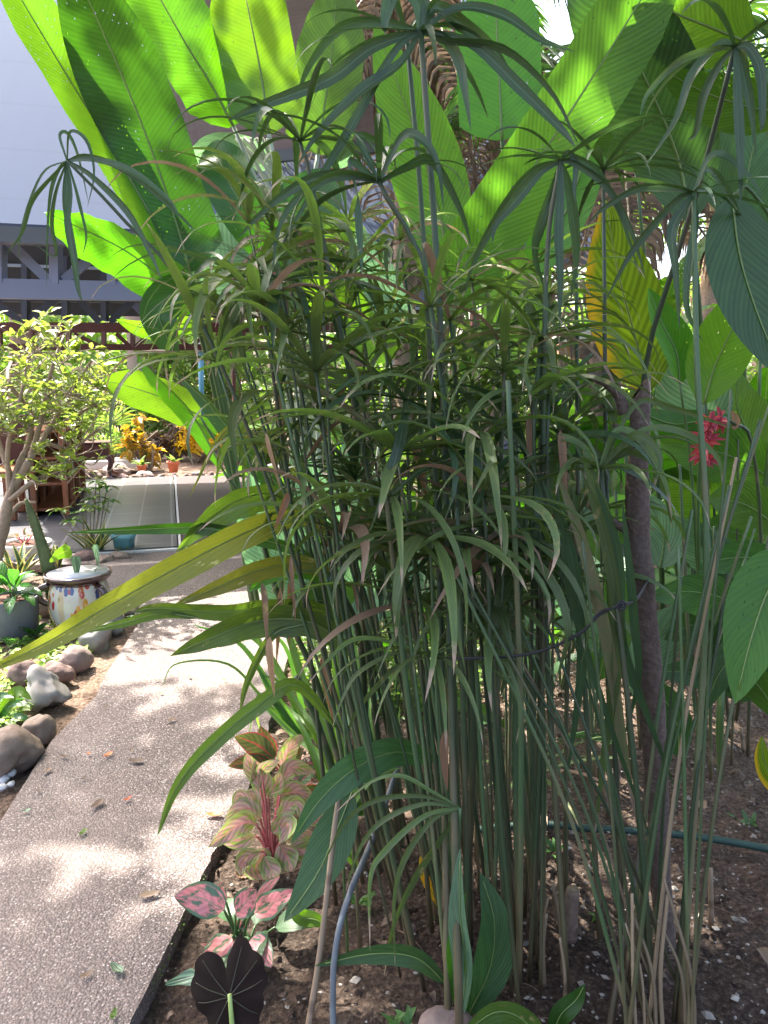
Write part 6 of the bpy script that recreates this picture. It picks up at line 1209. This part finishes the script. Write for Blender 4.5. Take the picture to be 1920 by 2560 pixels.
def tree(label, x, Y, H, r, cr_, n_, ls, mat, seed, tm='bark', low=.5):
    b = Vector((W(x, 1000, Y).x, Y, -.1)); root = thing('tree', label, 'tree', b); rr = random.Random(seed); mb = MB(); top = b + Vector((rr.uniform(-.4, .4), 0, H * .75)); vs, fs = knob(mb, [b, b.lerp(top, .5), top], [r * 1.3, r, r * .5], 30, 12, seed); mb.add(vs, fs, 0, .5); cc = b + Vector((0, 0, H * .75))
    for i in range(9):
        a = rr.random() * 6.283; s = b.lerp(top, rr.uniform(.4, .95)); e = cc + Vector((math.cos(a) * cr_[0], math.sin(a) * cr_[1], rr.uniform(-.5, .6) * cr_[2])) * rr.uniform(.5, .9); tube(mb, [s, s.lerp(e, .5) + Vector((0, 0, .2)), e], r * .35, r * .08, 10, 6)
    mb.build('trunk', M[tm], root); mb = MB(); crown(mb, cc, cr_, n_, ls, seed, clumps=40); mb.build('crown', M[mat], root)
tree('thick pale trunked tree behind the pavilion', 385, 16, 7, .36, (2.6, 1.8, 1.8), 3600, .26, 'bush', 1, 'barkp')
tree('tree left of the pavilion behind the shrub', 60, 19, 10, .3, (4, 2.5, 4.0), 5000, .30, 'bush', 2)
tree('far tree behind the sedge centre', 900, 21, 9, .3, (4, 2.5, 3.0), 4600, .30, 'bushy', 3)
tree('far tree right of the dead palm fronds', 1260, 24, 8.5, .3, (4.4, 2.5, 2.8), 4600, .32, 'bushy', 4)
tree('far dark trunked tree right of the yellow leaf', 1745, 12.5, 6.5, .16, (1.8, 1.5, 1.4), 1500, .2, 'bush', 5)
tree('far tree at the right edge', 1900, 22, 9.5, .3, (4.4, 2.5, 3.6), 5000, .32, 'bush', 6)
tree('far tree beyond the yellow croton', 560, 23, 8, .3, (4, 2.5, 3.4), 4600, .3, 'bushy', 7)
rw = random.Random(77); mb = MB()
for i in range(9000):
    x = rw.uniform(-24, 26); y = rw.uniform(25, 29); z = rw.uniform(0, 1) ** .8 * (4.6 + 1.6 * noise.noise(Vector((x * .3, 0, 0)))); sleaf(mb, Vector((x, y, z)), rw.uniform(.35, .7), .5, rw)
tag(mb.build('far_thicket', M['bush']), 'dense green thicket closing off the far garden', 'thicket', None, 'stuff')
bl_ = thing('blue_post', 'blue post standing in the far garden', 'post', PV(.6, 5.6)); mb = MB(); tube(mb, [W(505, 1100, 13.5) * 1, W(502, 870, 13.5)], .045, .045, 2, 10); mb.build('pole', M['bluepost'], bl_)
mb = MB(); rockmesh(mb, W(500, 862, 13.5), (.13, .13, .12), 2.2, .02); mb.build('lamp_globe', M['white'], bl_)
bh = thing('beige_hut', 'small hut with a pale green roof edge behind the yellowing leaf', 'hut', W(1500, 1000, 12)); a = W(1380, 845, 12.); b = W(1570, 845, 12.)
mb = MB(); bar(mb, a, b, 1.4, .16); mb.build('roof_edge', M['potw'], bh, smooth=False); mb = MB(); bar(mb, a + Vector((0, 0, -.2)), b + Vector((0, 0, -.2)), 1.0, .22); mb.build('beam', M['tan2'], bh, smooth=False)
for s in (a, b): mb = MB(); box(mb, Vector((s.x, s.y, (s.z - .3) / 2)), (.12, .12, s.z - .3)); mb.build('post', M['tan2'], bh, smooth=False)
cb = PV(-.9, 5.9, .0); mb = MB(); box(mb, cb + Vector((0, 0, .12)), (.9, .4, .12), rotm(20), .01); tag(mb.build('garden_kerb', M['concrete'], loc=cb, smooth=False), 'low pale concrete kerb among the rocks beyond the floor', 'kerb')

# ---------------------------------------------------------------- unseen tree added beside the viewer, crown shaped to shade the bed
ct_ = thing('added_shade_tree', 'unseen spreading tree right of the viewer, added to shade the bed', 'tree', (3.4, .2, 0)); mb = MB(); b = Vector((3.4, .2, -.1)); top = Vector((2.2, 2.2, 5.6)); vs, fs = knob(mb, [b, Vector((3.2, .8, 3)), top], [.2, .16, .1], 30, 12, 3.); mb.add(vs, fs, 0, .5)
rs = random.Random(31); LV = MB(); nl = 0; proj = -SUN / SUN.z
for i in range(22):
    e = Vector((rs.uniform(-2.2, 5), rs.uniform(.2, 7), rs.uniform(5.9, 6.8))); tube(mb, [top.lerp(b, rs.uniform(0, .3)), top.lerp(e, .5) + Vector((0, 0, .5)), e], .05, .012, 10, 5)
mb.build('trunk', M['bark'], ct_)
while nl < CANOPY_N:
    p = Vector((rs.uniform(-4.2, 4.2), rs.uniform(.2, 8.4), rs.uniform(5.9, 7.2)))
    g0 = p + proj * p.z; hl = p + proj * (p.z - 2.8)   # where this leaf's shadow falls
    dens = .80
    if g0.x < Rp[20].x - .15: dens = 1.15
    if -1.9 < hl.x < -.25 and 3.0 < hl.y < 4.4: dens = .10
    if g0.y > 3.0 and g0.x > 0: dens = .10
    if g0.x < -1.5 and g0.y > 2.6: dens = .40
    if g0.y > 5.2: dens = .08
    if p.z < 1.5 + .46 * p.y + .3: dens = 0
    if p.x < .3 and p.y > 6.3: dens = 0
    dens *= 1.05 * (noise.noise(Vector((g0.x * 1.9, g0.y * 2.6, 4))) > -.27) + .03
    if rs.random() > dens: 
        if rs.random() < .004: nl += 1
        continue
    sleaf(LV, p, rs.uniform(.12, .22), .5, rs, 0, Vector((rs.gauss(0, 1), rs.gauss(0, 1), rs.gauss(0, .3))).normalized()); nl += 1
LV.build('crown', M['canopy'], ct_)
